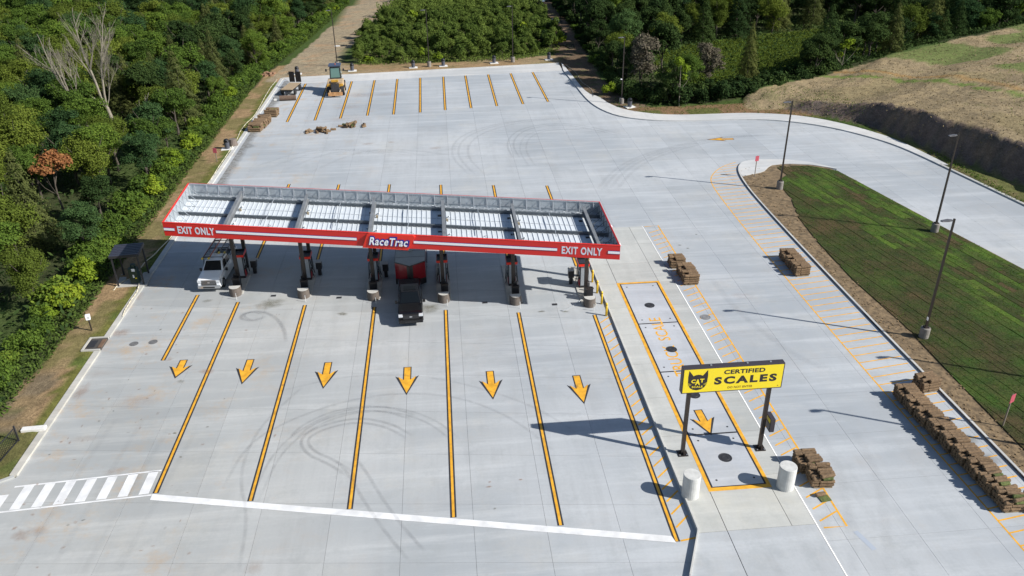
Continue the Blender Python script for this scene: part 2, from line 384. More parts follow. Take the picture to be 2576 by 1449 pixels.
# colour zones (what the ground is made of, not how it is lit)
def zones(P):
    n1 = vnoise(P, 3.5, 11); n2 = vnoise(P, 1.2, 12); n3 = vnoise(P, 9., 13); n4 = vnoise(P, .55, 14)
    C = np.empty((len(P), 3)); C[:] = (.055, .085, .022)
    def put(mask, col, k=1.):
        C[mask] = C[mask]*(1-k) + np.array(col)*k
    grass = (.075, .115, .025); dirt = (.27, .185, .10); straw = (.27, .21, .125); soil = (.20, .115, .06); mud = (.17, .12, .08)
    strip_l = (P[:, 0] < -26.5) & (P[:, 0] > -33.5) & (P[:, 1] > 20) & (P[:, 1] < 150)
    put(strip_l, dirt); put(strip_l & (n1 > .58), (.13, .125, .045), .7); put(strip_l & (n2 > .72), (.28, .2, .11), .6)
    put(strip_l & (P[:, 0] < -31.2 - (n1-.5)*1.5), grass, .85)
    sod = strip_l & (P[:, 0] > -28.5 + (n4-.5)*.5); put(sod, (.115, .115, .032)); put(sod & (n2 > .6), (.085, .115, .028), .8)
    low = strip_l & (P[:, 1] < 53) & (P[:, 0] < -29.0+.3*(n4-.5)) & (P[:, 0] > -31.5); put(low, (.175, .135, .085)); put(low & (n2 > .6), (.24, .17, .09), .8); put(low & (n2 < .3), (.12, .11, .05), .8)
    lowg = (P[:, 0] < -27) & (P[:, 1] < 45); put(lowg, (.085, .10, .03)); put(lowg & (n2 > .6), (.14, .12, .05), .6)
    back = (P[:, 1] > 142) & (P[:, 1] < 153+2*n1) & (P[:, 0] > -34) & (P[:, 0] < 30); put(back, dirt); put(back & (n1 > .62), straw, .6); put(back & (n2 < .25), (.16, .14, .06), .6)
    pa = pip(P, PATH); put(pa, (.29, .235, .155)); put(pa & (n1 > .55), (.25, .205, .14), .8); put(pa & (n2 > .74), (.33, .22, .13), .7)
    th = pip(P, THICK); put(th, (.055, .075, .025)); put(th & (n1 > .68), (.15, .12, .06), .7)
    cor = (P[:, 0] > 22) & (P[:, 0] < 32) & (P[:, 1] > 112) ; put(cor, mud); put(cor & (n1 > .5), (.13, .09, .055), .8); put(cor & (n2 > .72), (.10, .12, .04), .6)
    fr = pip(P, FOREST_R); put(fr, (.05, .06, .025)); cl = pip(P + 6*np.stack([vnoise(P, 5, 21)-.5, vnoise(P, 5, 22)-.5], 1), CLEAR)
    put(fr & (n3 > .55), (.075, .12, .03), .8)
    put(cl, (.18, .30, .045)); put(cl & (n1 > .6), (.24, .30, .07), .7)
    fl = pip(P, FOREST_L); put(fl, (.045, .055, .022)); put(fl & (n3 > .6), (.06, .09, .025), .7)
    vr = (P[:, 0] > 24) & (P[:, 0] < 60) & (P[:, 1] > 108) & (P[:, 1] < 117) & ~fr; put(vr, (.19, .12, .065)); put(vr & (n1 > .45) & (P[:, 1] < 115), (.09, .11, .03), .8)
    ib = pip(P, BANK) & ~fr; df, arg = dist_line(P, foot); put(ib, straw)
    put(ib & (n1 > .6), (.225, .175, .105), .8); put(ib & (n2 > .7), (.33, .25, .14), .5); put(ib & (n3 > .7), (.22, .18, .09), .5); put(ib & (n2 < .12), (.17, .16, .07), .5)
    far = ib & (df > 32) & (n3 > .40); put(far, (.11, .16, .04), .8)
    arc = ib & (np.abs(df-17-3*n3) < .7) & (n2 > .3); put(arc, (.12, .19, .035), .8)
    arc = ib & (np.abs(df-20-3*n3) < .8); put(arc, (.30, .19, .08), .9)
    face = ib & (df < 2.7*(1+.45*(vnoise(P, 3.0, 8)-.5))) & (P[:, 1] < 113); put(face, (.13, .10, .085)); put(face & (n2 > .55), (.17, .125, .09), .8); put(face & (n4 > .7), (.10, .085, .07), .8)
    vb = (P[:, 0] > 58) & ~pip(P, BANK) & (P[:, 1] < 104); put(vb, (.155, .13, .06)); put(vb & (n2 > .5), (.10, .12, .035), .7)
    return np.clip(C, .005, 1)
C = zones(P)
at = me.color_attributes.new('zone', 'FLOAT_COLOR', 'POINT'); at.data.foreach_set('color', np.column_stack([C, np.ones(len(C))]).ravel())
mg = bpy.data.materials.new('soil_and_grass'); mg.use_nodes = True; t = mg.node_tree; b = t.nodes['Principled BSDF']; b.inputs['Roughness'].default_value = .95; b.inputs['Specular IOR Level'].default_value = .1
a = t.nodes.new('ShaderNodeAttribute'); a.attribute_name = 'zone'; geo = t.nodes.new('ShaderNodeNewGeometry')
prev = a.outputs['Color']
for s_, lo, hi in ((1.1, .72, 1.28), (5., .7, 1.3), (16., .62, 1.4)):
    n = t.nodes.new('ShaderNodeTexNoise'); n.inputs['Scale'].default_value = s_; n.inputs['Detail'].default_value = 6; n.inputs['Roughness'].default_value = .7; t.links.new(geo.outputs['Position'], n.inputs['Vector'])
    mr = t.nodes.new('ShaderNodeMapRange'); mr.inputs[1].default_value = .3; mr.inputs[2].default_value = .7; mr.inputs[3].default_value = lo; mr.inputs[4].default_value = hi
    hs = t.nodes.new('ShaderNodeHueSaturation'); t.links.new(n.outputs['Fac'], mr.inputs[0]); t.links.new(mr.outputs[0], hs.inputs['Value']); t.links.new(prev, hs.inputs['Color']); prev = hs.outputs[0]
t.links.new(prev, b.inputs['Base Color'])
bp = t.nodes.new('ShaderNodeBump'); bp.inputs['Strength'].default_value = .9; bp.inputs['Distance'].default_value = .12
n = t.nodes.new('ShaderNodeTexNoise'); n.inputs['Scale'].default_value = 3.5; n.inputs['Detail'].default_value = 7; n.inputs['Roughness'].default_value = .75; t.links.new(geo.outputs['Position'], n.inputs['Vector'])
t.links.new(n.outputs['Fac'], bp.inputs['Height']); t.links.new(bp.outputs[0], b.inputs['Normal'])
me.materials.append(mg)
ground = bpy.data.objects.new('ground', me); COL.objects.link(ground); structure(ground)

# ------------------------------------------------------------------ pavement: slabs with open joints over a dark bed
pavement = MB().add([(p[0], p[1], -.045) for p in PAVE], [tuple(range(len(PAVE)))]).build('pavement', M_JOINT); structure(pavement)
Xl = [.5+4.05*k for k in range(-16, 17)]
def sl_(y0):
    if y0 < 32: return -.10
    if y0 < 60: return lerp(-.10, -.18, (y0-32)/28)
    if y0 < 75: return lerp(-.18, -.03, (y0-60)/15)
    return lerp(-.03, .085, min((y0-75)/66, 1))
Yl = []; y = 9.0
while y < 150: Yl.append(y); y += 4.45 if y < 100 else 4.9
def gp(x, y0):
    s = sl_(y0); xx = min(x, 14)
    yy = y0 + s*xx
    if y0 < 75 and x > 14: yy = 0.93*y0 + 1.5 - .0*x if False else y0 + s*14*.35
    return (x, yy)
cells = []
for j in range(len(Yl)-1):
    for i in range(len(Xl)-1):
        q = [gp(Xl[i], Yl[j]), gp(Xl[i+1], Yl[j]), gp(Xl[i+1], Yl[j+1]), gp(Xl[i], Yl[j+1])]
        cx_ = sum(p[0] for p in q)/4; cy_ = sum(p[1] for p in q)/4
        g = .007
        qc = [(p[0]+(g if p[0] < cx_ else -g), p[1]+(g if k < 2 else -g)) for k, p in enumerate(q)]
        r = clip_cell(PAVE, qc)
        if len(r) < 3 or area(r) < .15: continue
        pts = np.array(r)
        if pip(pts*.98+pts.mean(0)*.02, ISLAND).all() or pip(pts*.98+pts.mean(0)*.02, PLAT).all(): continue
        cells.append((math.hypot(cx_-2, cy_), r, cx_, cy_))
cells.sort(key=lambda c: c[0])
def in_view(c):
    d = Vector((c[2], c[3], 0))-Vector((0, 0, CAM_H)); z = d.dot(FW); 
    return abs(d.dot(RT)/z*F_PX) < 1450 and abs(d.dot(UP)/z*F_PX) < 900
def tone_of(x, y):
    v = 1 + random.gauss(0, .022)
    if 62-.18*x > y > 57.2-.18*x and x < 13: v *= .93      # pump pad, a warmer pour
    return v
vis = [c for c in cells if in_view(c)]; rest = [c for c in cells if not in_view(c)]
for c in vis[:295]:
    o = MB().prism(c[1], -.04, 0).build('slab', M_CONC, pavement); set_tone(o.data, tone_of(c[2], c[3]))
mb = MB(); tones = []
for c in vis[295:]+rest:
    k = len(mb.f); mb.prism(c[1], -.04, 0); tones += [tone_of(c[2], c[3])]*(len(mb.f)-k)
if mb.f:
    o = mb.build('slab_field', M_CONC, pavement, kind='stuff'); set_tone(o.data, np.array(tones))

def curb(name, pts, w0, w1, h, m=M_CURB, parent=None, step=3.0):
    mb = MB(); strip(mb, resample([(*p[:2], 0) for p in pts], step), w0, w1, -.05, h); o = mb.build(name, m, parent)
    set_tone(o.data, 1+rng.normal(0, .03, len(o.data.polygons)))
    if parent is None: structure(o)
    return o
curb('kerb', [(-27.15, 143.7), (-27.15, 57.3)], -.45, 0, .15, step=3)
curb('kerb', [(-27.15, 55.2), (-27.15, 41.0)], -.45, 0, .15, step=3)
curb('kerb', [(-27.35, 41.0), (-29.7, 39.6), (-60, 34.2)], -.05, .18, .10, M_CONC)
curb('kerb', [(21.65, 148.1), (-27.3, 143.7)], -.25, .15, .15, M_APRON)
# raised apron behind the far kerb and round the bend
ap = MB(); k_in = resample([(*p, 0) for p in inner_s], 2.); 
def band_between(A, B_, z0, z1):
    mb = MB(); n = len(A)
    vs = []
    for a_, b_ in zip(A, B_): vs += [(a_[0], a_[1], z1), (b_[0], b_[1], z1), (a_[0], a_[1], z0), (b_[0], b_[1], z0)]
    fs = []
    for i in range(n-1):
        o = 4*i; fs += [(o, o+1, o+5, o+4), (o+2, o, o+4, o+6), (o+1, o+3, o+7, o+5)]
    fs += [(0, 2, 3, 1), (4*n-4, 4*n-3, 4*n-1, 4*n-2)]
    return mb.add(vs, fs)
def along(pts, n):
    L = [0]
    for a_, b_ in zip(pts[:-1], pts[1:]): L.append(L[-1]+math.hypot(b_[0]-a_[0], b_[1]-a_[1]))
    s = np.linspace(0, L[-1], n); return list(zip(np.interp(s, L, [p[0] for p in pts]), np.interp(s, L, [p[1] for p in pts])))
inn_cut = [p for p in inner_s if p[1] > 87]
iA = along(inn_cut, 60); oA = along(outer_s, 60)
oA[0] = (22.0, 148.2); iA[0] = (21.6, 142.6)
o = band_between(iA, [(x+.15, y+.05) for x, y in oA], -.05, .15).build('sidewalk', M_APRON); set_tone(o.data, 1.0); structure(o)
curb('kerb', [p for p in inner_s if p[1] < 88], 0, .35, .15, M_CURB)
o = MB().prism([(-26.9, 143.62), (-25.0, 139.6), (21.45, 142.7), (21.55, 147.95)], .0, .03).build('apron', M_APRON, pavement); set_tone(o.data, 1.0)

# island: kerb, soil bed, sod strips
curb('kerb', islL_s, 0, .16, .15, M_CURB, step=1.5)
isl = MB().prism(ISLAND, -.04, .10).build('island_soil', mat('bare_soil', (.165, .115, .062), .95, var=.5, nscale=2.5, bump=1., bscale=6)); structure(isl)
o = band_between([(p[0], p[1]) for p in along([(38.2, 91.85), (36.9, 91.7), (35.7, 90.9), (34.7, 88.7), (34.3, 86.5)], 14)], along([(44.2, 89.9), (41, 90.0), (38.9, 89.6), (37.3, 87.5), (34.4, 86.4)], 14), .0, .155).build('sidewalk', M_APRON); set_tone(o.data, 1.03); structure(o)
o = band_between(along([(38.0, 91.95), (41.6, 91.45), (44.0, 90.3), (46.3, 87.6)], 14), along([(38.0, 89.9), (41.2, 89.9), (43.8, 89.2), (46.2, 87.4)], 14), .0, .16).build('sidewalk', M_APRON); set_tone(o.data, 1.02); structure(o)
msod = bpy.data.materials.new('sod'); msod.use_nodes = True; t = msod.node_tree; b = t.nodes['Principled BSDF']; b.inputs['Roughness'].default_value = .9; b.inputs['Specular IOR Level'].default_value = .15
geo = t.nodes.new('ShaderNodeNewGeometry'); oi = t.nodes.new('ShaderNodeObjectInfo')
def nz(t, geo, s, d=5, r=.65):
    n = t.nodes.new('ShaderNodeTexNoise'); n.inputs['Scale'].default_value = s; n.inputs['Detail'].default_value = d; n.inputs['Roughness'].default_value = r; t.links.new(geo.outputs['Position'], n.inputs['Vector']); return n.outputs['Fac']
def rp(t, v, cols):
    r = t.nodes.new('ShaderNodeValToRGB'); e = r.color_ramp.elements; e[0].position = cols[0][0]; e[0].color = (*cols[0][1], 1); e[1].position = cols[-1][0]; e[1].color = (*cols[-1][1], 1)
    for p_, c_ in cols[1:-1]: q = e.new(p_); q.color = (*c_, 1)
    t.links.new(v, r.inputs[0]); return r.outputs[0]
mixv = t.nodes.new('ShaderNodeMath'); mixv.operation = 'MULTIPLY_ADD'; t.links.new(oi.outputs['Random'], mixv.inputs[0]); mixv.inputs[1].default_value = .34; t.links.new(nz(t, geo, .13, 3), mixv.inputs[2])
c1 = rp(t, mixv.outputs[0], [(.44, (.080, .060, .028)), (.55, (.034, .046, .014)), (.68, (.038, .076, .013)), (.82, (.060, .118, .015)), (.97, (.105, .180, .022))])
c2 = rp(t, nz(t, geo, .9, 8, .8), [(.40, (0, 0, 0)), (.72, (1, 1, 1))])
mx = t.nodes.new('ShaderNodeMix'); mx.data_type = 'RGBA'; mm = t.nodes.new('ShaderNodeMath'); mm.operation = 'MULTIPLY'; mm.inputs[1].default_value = .45; t.links.new(c2, mm.inputs[0]); t.links.new(mm.outputs[0], mx.inputs[0]); t.links.new(c1, mx.inputs[6]); mx.inputs[7].default_value = (.13, .085, .04, 1)
hs = t.nodes.new('ShaderNodeHueSaturation'); mr = t.nodes.new('ShaderNodeMapRange'); mr.inputs[1].default_value = .3; mr.inputs[2].default_value = .7; mr.inputs[3].default_value = .45; mr.inputs[4].default_value = 1.6
t.links.new(nz(t, geo, 7, 4, .8), mr.inputs[0]); t.links.new(mr.outputs[0], hs.inputs['Value']); t.links.new(mx.outputs[2], hs.inputs['Color']); t.links.new(hs.outputs[0], b.inputs['Base Color'])
bp = t.nodes.new('ShaderNodeBump'); bp.inputs['Strength'].default_value = 1.; bp.inputs['Distance'].default_value = .1; t.links.new(nz(t, geo, 8, 5, .8), bp.inputs['Height']); t.links.new(bp.outputs[0], b.inputs['Normal'])
MATS['sod'] = msod
# edge of the sod is set back from the kerb
SODP = [(34.9, 20), (34.9, 34), (35.1, 44), (35.4, 52), (35.0, 60), (35.3, 68), (35.9, 74), (37.2, 79), (37.6, 84), (39.6, 86.2), (39.4, 89.4), (43.4, 88.8), (46.0, 86.8), (48.2, 73.9), (50.8, 60.1), (54.4, 40), (57.8, 20)]
dv = Vector((54.4-46.0, 40-86.8, 0)).normalized(); nv = Vector((-dv.y, dv.x, 0))   # strips run along the road edge
org = Vector((46.0, 86.8, 0)); cnt = 0
for k in range(-1, 36):
    w_ = .62; off = -k*w_
    a0 = org + nv*(off+random.uniform(-.02, .02)); s = -4 + random.random()*1.5
    while s < 72:
        ln = random.choice((1.8, 2.4, 3.1, 3.9, 4.6)) if True else 2
        gx = .035
        q = [a0+dv*s, a0+dv*(s+ln-.04), a0+dv*(s+ln-.04)-nv*(w_-gx), a0+dv*s-nv*(w_-gx)]
        q = [(v.x, v.y) for v in q]
        if area(q) < 0: q = q[::-1]
        r = clip_cell(SODP, q); s += ln
        if len(r) < 3 or abs(area(r)) < .12: continue
        if area(r) < 0: r = r[::-1]
        zt = .145 + random.random()*.03
        ang = [(math.atan2(0, 1))]
        mbs = MB().prism(r, .09, zt)
        MBV = mbs
        cnt += 1
        if cnt <= 296: MBV.build('sod_strip', msod, isl)
        else:
            if cnt == 297: SODREST = MB()
            SODREST.v, SODREST.f = SODREST.v, SODREST.f; SODREST.add(mbs.v, mbs.f)
if cnt > 297: SODREST.build('sod_field', msod, isl, kind='stuff')

# ------------------------------------------------------------------ scale platform, dividing kerb
plat = MB().prism(PLAT, -.04, .10).build('scale_platform', M_JOINT); structure(plat)
yj = [20, 27, 31.95, 36.2, 40.4, 44.6, 48.8, 53.0, 57.3, 61.5, 65.4, 69.5, 73.6]
DK = (14.62, 17.9, 35.4, 61.4)    # weighing deck
for a_, b_ in zip(yj[:-1], yj[1:]):
    for x0, x1 in (((10.0, 14.4), (14.42, 19.45)) if b_ < 32 else ((12.6, 14.37), (18.15, 19.45)) if (a_ > 35 and b_ < 62) else ((12.6, 14.4), (14.42, 18.1), (18.11, 19.45))):
        q = [(x0+.01, a_+.012), (x1-.01, a_+.012), (x1-.01, b_-.012), (x0+.01, b_-.012)]
        r = clip_cell(PLAT, q)
        if len(r) > 2 and area(r) > .05:
            o = MB().prism(r, .05, .12).build('slab', M_CONC2 if b_ > 32 else M_CONC, plat); set_tone(o.data, 1+random.gauss(0, .02))
# fill round the deck rim
for x0, x1, y0, y1 in ((14.38, 18.14, 34.0, 35.1), (14.38, 18.14, 61.65, 62.6)): pass
divs = [35.4, 40.33, 47.62, 54.51, 61.4]
rim = MB()
for x0, x1, y0, y1 in ((14.36, 14.60, 35.1, 61.65), (17.92, 18.16, 35.1, 61.65), (14.36, 18.16, 61.42, 61.66), (14.36, 18.16, 35.1, 35.38)):
    rim.bx(x0, x1, y0, y1, .06, .128)
deck = thing('truck_scale', 'truck weighing scale deck edged with a yellow painted rim beside the diesel lanes', 'truck scale', (16.25, 48.4, .1))
def loc_build(mb, name, m, parent, **k):
    L0 = parent.location; mb.v = [(v[0]-L0.x, v[1]-L0.y, v[2]-L0.z) for v in mb.v]; return mb.build(name, m, parent, **k)
# rim as one yellow frame without overlaps
rim = MB()
rim.bx(14.36, 14.585, 35.1, 61.66, .05, .129); rim.bx(17.94, 18.16, 35.1, 61.66, .05, .129); rim.bx(14.585, 17.94, 61.42, 61.66, .05, .129); rim.bx(14.585, 17.94, 35.1, 35.39, .05, .129)
loc_build(rim, 'painted_rim', M_YEL, deck)
gap = MB().bx(14.585, 17.94, 35.39, 61.42, .0, .1285); loc_build(gap, 'black_gap', mat('rubber', (.02, .02, .025), .7), deck)
for a_, b_ in zip(divs[:-1], divs[1:]):
    o = MB().bx(14.70, 17.82, a_+.07, b_-.07, .08, .135); o = loc_build(o, 'deck_plate', M_DECK, deck); set_tone(o.data, 1+random.gauss(0, .015))
    for xx in (15.1, 17.4):
        for yy in (a_+.6, b_-.6): loc_build(MB().cyl((xx, yy, .13), (xx, yy, .141), .07, n=10), 'bolt_cover', mat('dark_iron', (.05, .05, .055), .6, .5), deck)
def lid(x, y, r, z, rings=True, cat='manhole cover', label='', m=None, parent=None, name='access_lid'):
    m = m or mat('dark_iron', (.05, .05, .055), .6, .5)
    mb = MB().lathe([(r, 0), (r, .012), (r*.88, .014), (r*.86, .006), (r*.62, .006), (r*.60, .016), (r*.34, .016), (r*.32, .008), (r*.1, .010)], (x, y, z), 22)
    if parent: return loc_build(mb, name, m, parent, smooth=False)
    mb.v = [(v[0]-x, v[1]-y, v[2]-z) for v in mb.v]; o = mb.build(name, m); tag(o, label, cat, loc=(x, y, z)); return o
for y_ in (57.42, 50.55, 44.61, 37.95): lid(16.28, y_, .42, .136, parent=deck)
me_, w_, h_ = text_mesh('TRUCK  SCALE', 1.35, .0012, .008, name='lettering', width=8.4)
me_.transform(Matrix.Diagonal((1, .95/h_, 1, 1)))
place_text(me_, Matrix.Translation((16.62-16.25, 46.95-48.4, .0385)) @ Matrix.Rotation(math.pi/2, 4, 'Z'), M_YEL, 'lettering', deck)

wall = MB(); strip(wall, resample([(11.5, 29.0, 0), (12.86, 32.1, 0), (12.86, 66.5, 0)], 2.), 0, .09, -.05, lambda p: lerp(.25, .14, min(max((p.y-34)/30, 0), 1)))
o = wall.build('kerb', M_CURB); set_tone(o.data, 1.); structure(o)
wall = MB(); strip(wall, resample([(10.2, 25.3, 0), (11.5, 28.98, 0)], 2.), 0, .09, -.05, .25)
o = wall.build('kerb', M_CURB); set_tone(o.data, 1.); structure(o)
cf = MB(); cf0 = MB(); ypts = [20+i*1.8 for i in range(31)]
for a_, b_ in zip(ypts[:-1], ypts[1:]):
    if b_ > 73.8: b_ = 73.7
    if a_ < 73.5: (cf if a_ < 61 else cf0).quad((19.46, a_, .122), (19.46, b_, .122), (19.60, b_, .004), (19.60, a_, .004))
cf0.build('kerb_face', mat('plain_kerb_face', (.50, .50, .49), .8, var=.08), plat); o = cf.build('sunlit_kerb_face', mat('sunlit_face_tone', (.62, .62, .61), .7, var=.08), plat)  # near stretch coloured paler to stand for sunlight on this edge

# ------------------------------------------------------------------ painted markings (children of the pavement)
LX = [-18.22, -12.45, -6.57, -.62, 5.35, 11.49]; LY1 = [62.2, 61.0, 60.0, 58.8, 57.7, 56.6]; LY0 = [38.54, 37.25, 35.97, 34.67, 33.42, 31.56]
def lane(x0, y0, x1, y1, w=.36):
    o = flatband(MB(), [(x0, y0), (x1, y1)], w, .004).build('lane_line', M_BLK, pavement)
    flatband(MB(), [(x0, y0+.02), (x1, y1-.02)], w*.42, .008).build('yellow_stripe', M_YEL, o)
for x, a_, b_ in zip(LX, LY0, LY1): lane(x, a_, x, b_)
lane(-22.0, 53.46, -22.0, 63.92)
tops = [G(*q) for q in ((728, 463), (854, 464), (980, 464), (1108, 465), (1241, 466), (1374, 467))]
for x, v in zip(LX, tops): lane(x, 70.6-.19*(x+18), v.x*.5+x*.5, v.y)
park = [((-22.42, 116.74), (-22.78, 140.03)), ((-18.49, 117.01), (-19.01, 140.32)), ((-14.9, 117.55), (-15.11, 140.88)), ((-11.05, 118.48), (-11.27, 141.18)), ((-7.22, 118.59), (-7.41, 141.48)), ((-3.3, 119.12), (-3.51, 141.49)), ((.43, 119.9), (.48, 142.08)), ((4.33, 120.47), (4.29, 142.4)), ((8.28, 121.04), (8.28, 142.6)), ((12.34, 121.61), (12.23, 142.9)), ((16.31, 122.44), (16.14, 143.1))]
for (x0, y0), (x1, y1) in park:
    y1 = min(y1, 139.6+(x1+25)*.068 - .15); lane(x0, y0, x1, y1, .42)
def arrow(x, y0, y1, rz=0., z=0., parent=None, ww=1.0):
    """outlined arrow pointing to -Y; tip at y1"""
    L_ = y0-y1; parent = parent or pavement
    def shape(g):
        hw = .62*ww+g*.9; sw = .22*ww+g*.62
        pts = [(-sw, 0+g*.6), (-sw, -L_*.50+g*.3), (-hw*1.05-g*.7, -L_*.36+g*.6), (0, -L_-g*1.9), (hw*1.05+g*.7, -L_*.36+g*.6), (sw, -L_*.50+g*.3), (sw, g*.6)]
        c, s = math.cos(rz), math.sin(rz)
        return [(x+px*c-py*s, y0+px*s+py*c) for px, py in pts]
    def mk(g, zz, m, nm, par):
        q = shape(g); L0 = par.location if par.parent is None else (0, 0, 0)
        q = [(a-L0[0], b-L0[1], zz-L0[2]) for a, b in q]
        return MB().add(q, [(0, 1, 5, 6), (1, 2, 3), (1, 3, 5), (3, 4, 5)]).build(nm, m, par)
    o = mk(.125, z+.012, M_BLK, 'direction_arrow', parent)
    q = shape(0.); L0 = parent.location
    MB().add([(a-L0[0], b-L0[1], z+.016-L0[2]) for a, b in q], [(0, 1, 5, 6), (1, 2, 3), (1, 3, 5), (3, 4, 5)]).build('arrow_fill', M_YEL, o)
for (x, a_, b_) in ((-20.42, 53.3, 51.1), (-15.4, 52.8, 49.8), (-9.5, 51.75, 48.6), (-3.58, 50.45, 47.2), (2.42, 49.25, 46.0), (8.6, 48.0, 44.8)): arrow(x, a_, b_)
arrow(16.02, 42.85, 40.4, rz=.03, z=.130, parent=deck, ww=1.0)
arrow(38.1, 100.6, 97.3, rz=-math.pi/2-.05)
# stop bar and crosswalk
MB().add([(-18.38, 38.48, .016), (-18.38, 37.97, .016), (11.42, 31.48, .016), (11.3, 31.99, .016)], [(0, 1, 2, 3)]).build('stop_bar', M_WHITE, pavement)
cw = lambda x: (40.0+(x+26.8)*.078, 37.85+(x+26.8)*.075)
flatband(MB(), [(-26.9, cw(-26.9)[0]), (-18.45, cw(-18.45)[0]-.05)], .13, .012).build('crosswalk_edge', M_WHITE, pavement)
flatband(MB(), [(-31, cw(-31)[1]), (-18.4, cw(-18.4)[1]-.08)], .13, .012).build('crosswalk_edge', M_WHITE, pavement)
for k in range(9):
    x = -28.9+1.19*k+.2; t_, b2 = cw(x)[0]-.07, cw(x)[1]+.07
    if x < -26.9: t_ = min(t_, 39.3)
    MB().add([(x-.02, b2, .012), (x+.56, b2+.04, .012), (x+.58, t_+.04, .012), (x, t_, .012)], [(0, 1, 2, 3)]).build('crosswalk_bar', M_WHITE, pavement)
# hatching
y = 32.6
while y < 55.5:
    flatband(MB(), [(11.72, y), (12.62, y+.85)], .11, .004).build('hatch_line', M_YEL, pavement); y += 1.03
flatband(MB(), [(11.7, 31.6), (12.6, 31.75)], .12, .004).build('hatch_line', M_YEL, pavement)
for y in (70, 71.1, 72.2): flatband(MB(), [(11.8, y), (12.9, y+.9)], .11, .004).build('hatch_line', M_YEL, pavement)
flatband(MB(), [(19.75, 73.7), (21.17, 73.85), (21.17, 31.72), (19.85, 31.74)], .12, .004).build('hatch_border', M_YEL, pavement)
y = 32.6
while y < 73:
    flatband(MB(), [(19.85, y-.35), (21.1, y+.3)], .10, .004).build('hatch_line', M_YEL, pavement); y += .95
ro = [(35.37, 91.6), (33.6, 90.6), (31.96, 88.87), (30.6, 86.6), (30.05, 84.0), (29.75, 77.85), (29.5, 66), (29.45, 50.9), (29.55, 39.5), (29.7, 31.56), (29.8, 20)]
rs = [(p.x, p.y) for p in smooth_pts(ro, 2)]
flatband(MB(), rs, .11, .004).build('hatch_border', M_YEL, pavement)
def xi(y, L_): 
    q = sorted([(p[1], p[0]) for p in L_]); return float(np.interp(y, [a[0] for a in q], [a[1] for a in q]))
y = 22.0
while y < 90.5:
    flatband(MB(), [(xi(y, rs)+.05, y-.25), (xi(y+.3, islL_s[3:])-.25, y+.28)], .10, .004).build('hatch_line', M_YEL, pavement); y += .95
o = flatband(MB(), [(21.45, 31.3), (21.85, 29.9)], .3, .006)
o.build('blue_paint_mark', mat('blue_grey_wash', (.36, .40, .46), .8), pavement)

# tyre marks: faint rubber film on the concrete
def film(name, col, a):
    m = bpy.data.materials.new(name); m.use_nodes = True; t = m.node_tree; b = t.nodes['Principled BSDF']; b.inputs['Base Color'].default_value = (*col, 1); b.inputs['Roughness'].default_value = .8
    at = t.nodes.new('ShaderNodeAttribute'); at.attribute_name = 'fade'; g = t.nodes.new('ShaderNodeNewGeometry'); n = t.nodes.new('ShaderNodeTexNoise'); n.inputs['Scale'].default_value = 1.6; n.inputs['Detail'].default_value = 7; n.inputs['Roughness'].default_value = .75
    t.links.new(g.outputs['Position'], n.inputs['Vector']); mr = t.nodes.new('ShaderNodeMapRange'); mr.inputs[1].default_value = .3; mr.inputs[2].default_value = .65; mr.inputs[3].default_value = .15; mr.inputs[4].default_value = a
    t.links.new(n.outputs['Fac'], mr.inputs[0]); mu = t.nodes.new('ShaderNodeMath'); mu.operation = 'MULTIPLY'; t.links.new(mr.outputs[0], mu.inputs[0]); t.links.new(at.outputs['Fac'], mu.inputs[1]); t.links.new(mu.outputs[0], b.inputs['Alpha'])
    return m
M_RUB = film('rubber_film', (.10, .10, .11), .85); M_OIL = film('damp_stain', (.16, .15, .10), .9); M_REDS = film('red_soil_smear', (.36, .20, .11), .75); M_WET = film('wet_concrete', (.20, .19, .17), .9)
def tyre(pts, w=.25, k=.5, z=.020, pair=1.9):
    pts = [(p.x, p.y) for p in resample(smooth_pts(pts, 3), .8)]
    for off in ((-pair/2, pair/2) if pair else (0,)):
        mb = MB(); n = len(pts); vs = []; fa = []
        for i, p in enumerate(pts):
            a = pts[max(i-1, 0)]; b = pts[min(i+1, n-1)]; tx, ty = b[0]-a[0], b[1]-a[1]; l = math.hypot(tx, ty) or 1; nx_, ny_ = -ty/l, tx/l
            e = min(i, n-1-i)/max(n*.15, 1); f = k*min(1, e)
            for q, ff in ((-w/2, 0), (-w/6, f), (w/6, f), (w/2, 0)): vs.append((p[0]+nx_*(off+q), p[1]+ny_*(off+q), z)); fa.append(ff*.42)
        fs = [(4*i+j, 4*i+4+j, 4*i+5+j, 4*i+1+j) for i in range(n-1) for j in range(3)]
        o = mb.add(vs, fs).build('tyre_mark', M_RUB, pavement); a = o.data.attributes.new('fade', 'FLOAT', 'POINT'); a.data.foreach_set('value', fa)
def GP(*q): return [tuple(G(*p)[:2]) for p in q]
tyre(GP((560, 1230), (620, 1120), (720, 1060), (860, 1010), (1000, 988), (1150, 996), (1290, 1050), (1400, 1140)), k=.40, pair=0, w=.3)
tyre(GP((700, 985), (850, 950), (960, 942), (1100, 950), (1240, 985), (1360, 1030), (1450, 1090)), k=.30, pair=0, w=.3)
tyre(GP((640, 1260), (700, 1130), (800, 1060), (900, 1030), (1000, 1030), (1090, 1060), (1150, 1110)), k=.42, pair=.5)
tyre(GP((885, 1195), (830, 1160), (780, 1140), (760, 1105), (810, 1075), (900, 1055), (980, 1070), (1030, 1100)), k=.6, pair=.45, w=.3)
tyre(GP((740, 1100), (770, 1070), (850, 1035), (960, 1025), (1040, 1050)), k=.5, pair=.5, w=.3)
tyre(GP((870, 1155), (900, 1190), (940, 1260), (990, 1330), (1050, 1400)), k=.45, pair=1.0, w=.3)
tyre(GP((600, 1440), (625, 1300), (600, 1200), (640, 1090), (720, 1010), (760, 975)), k=.35, pair=0, w=.3)
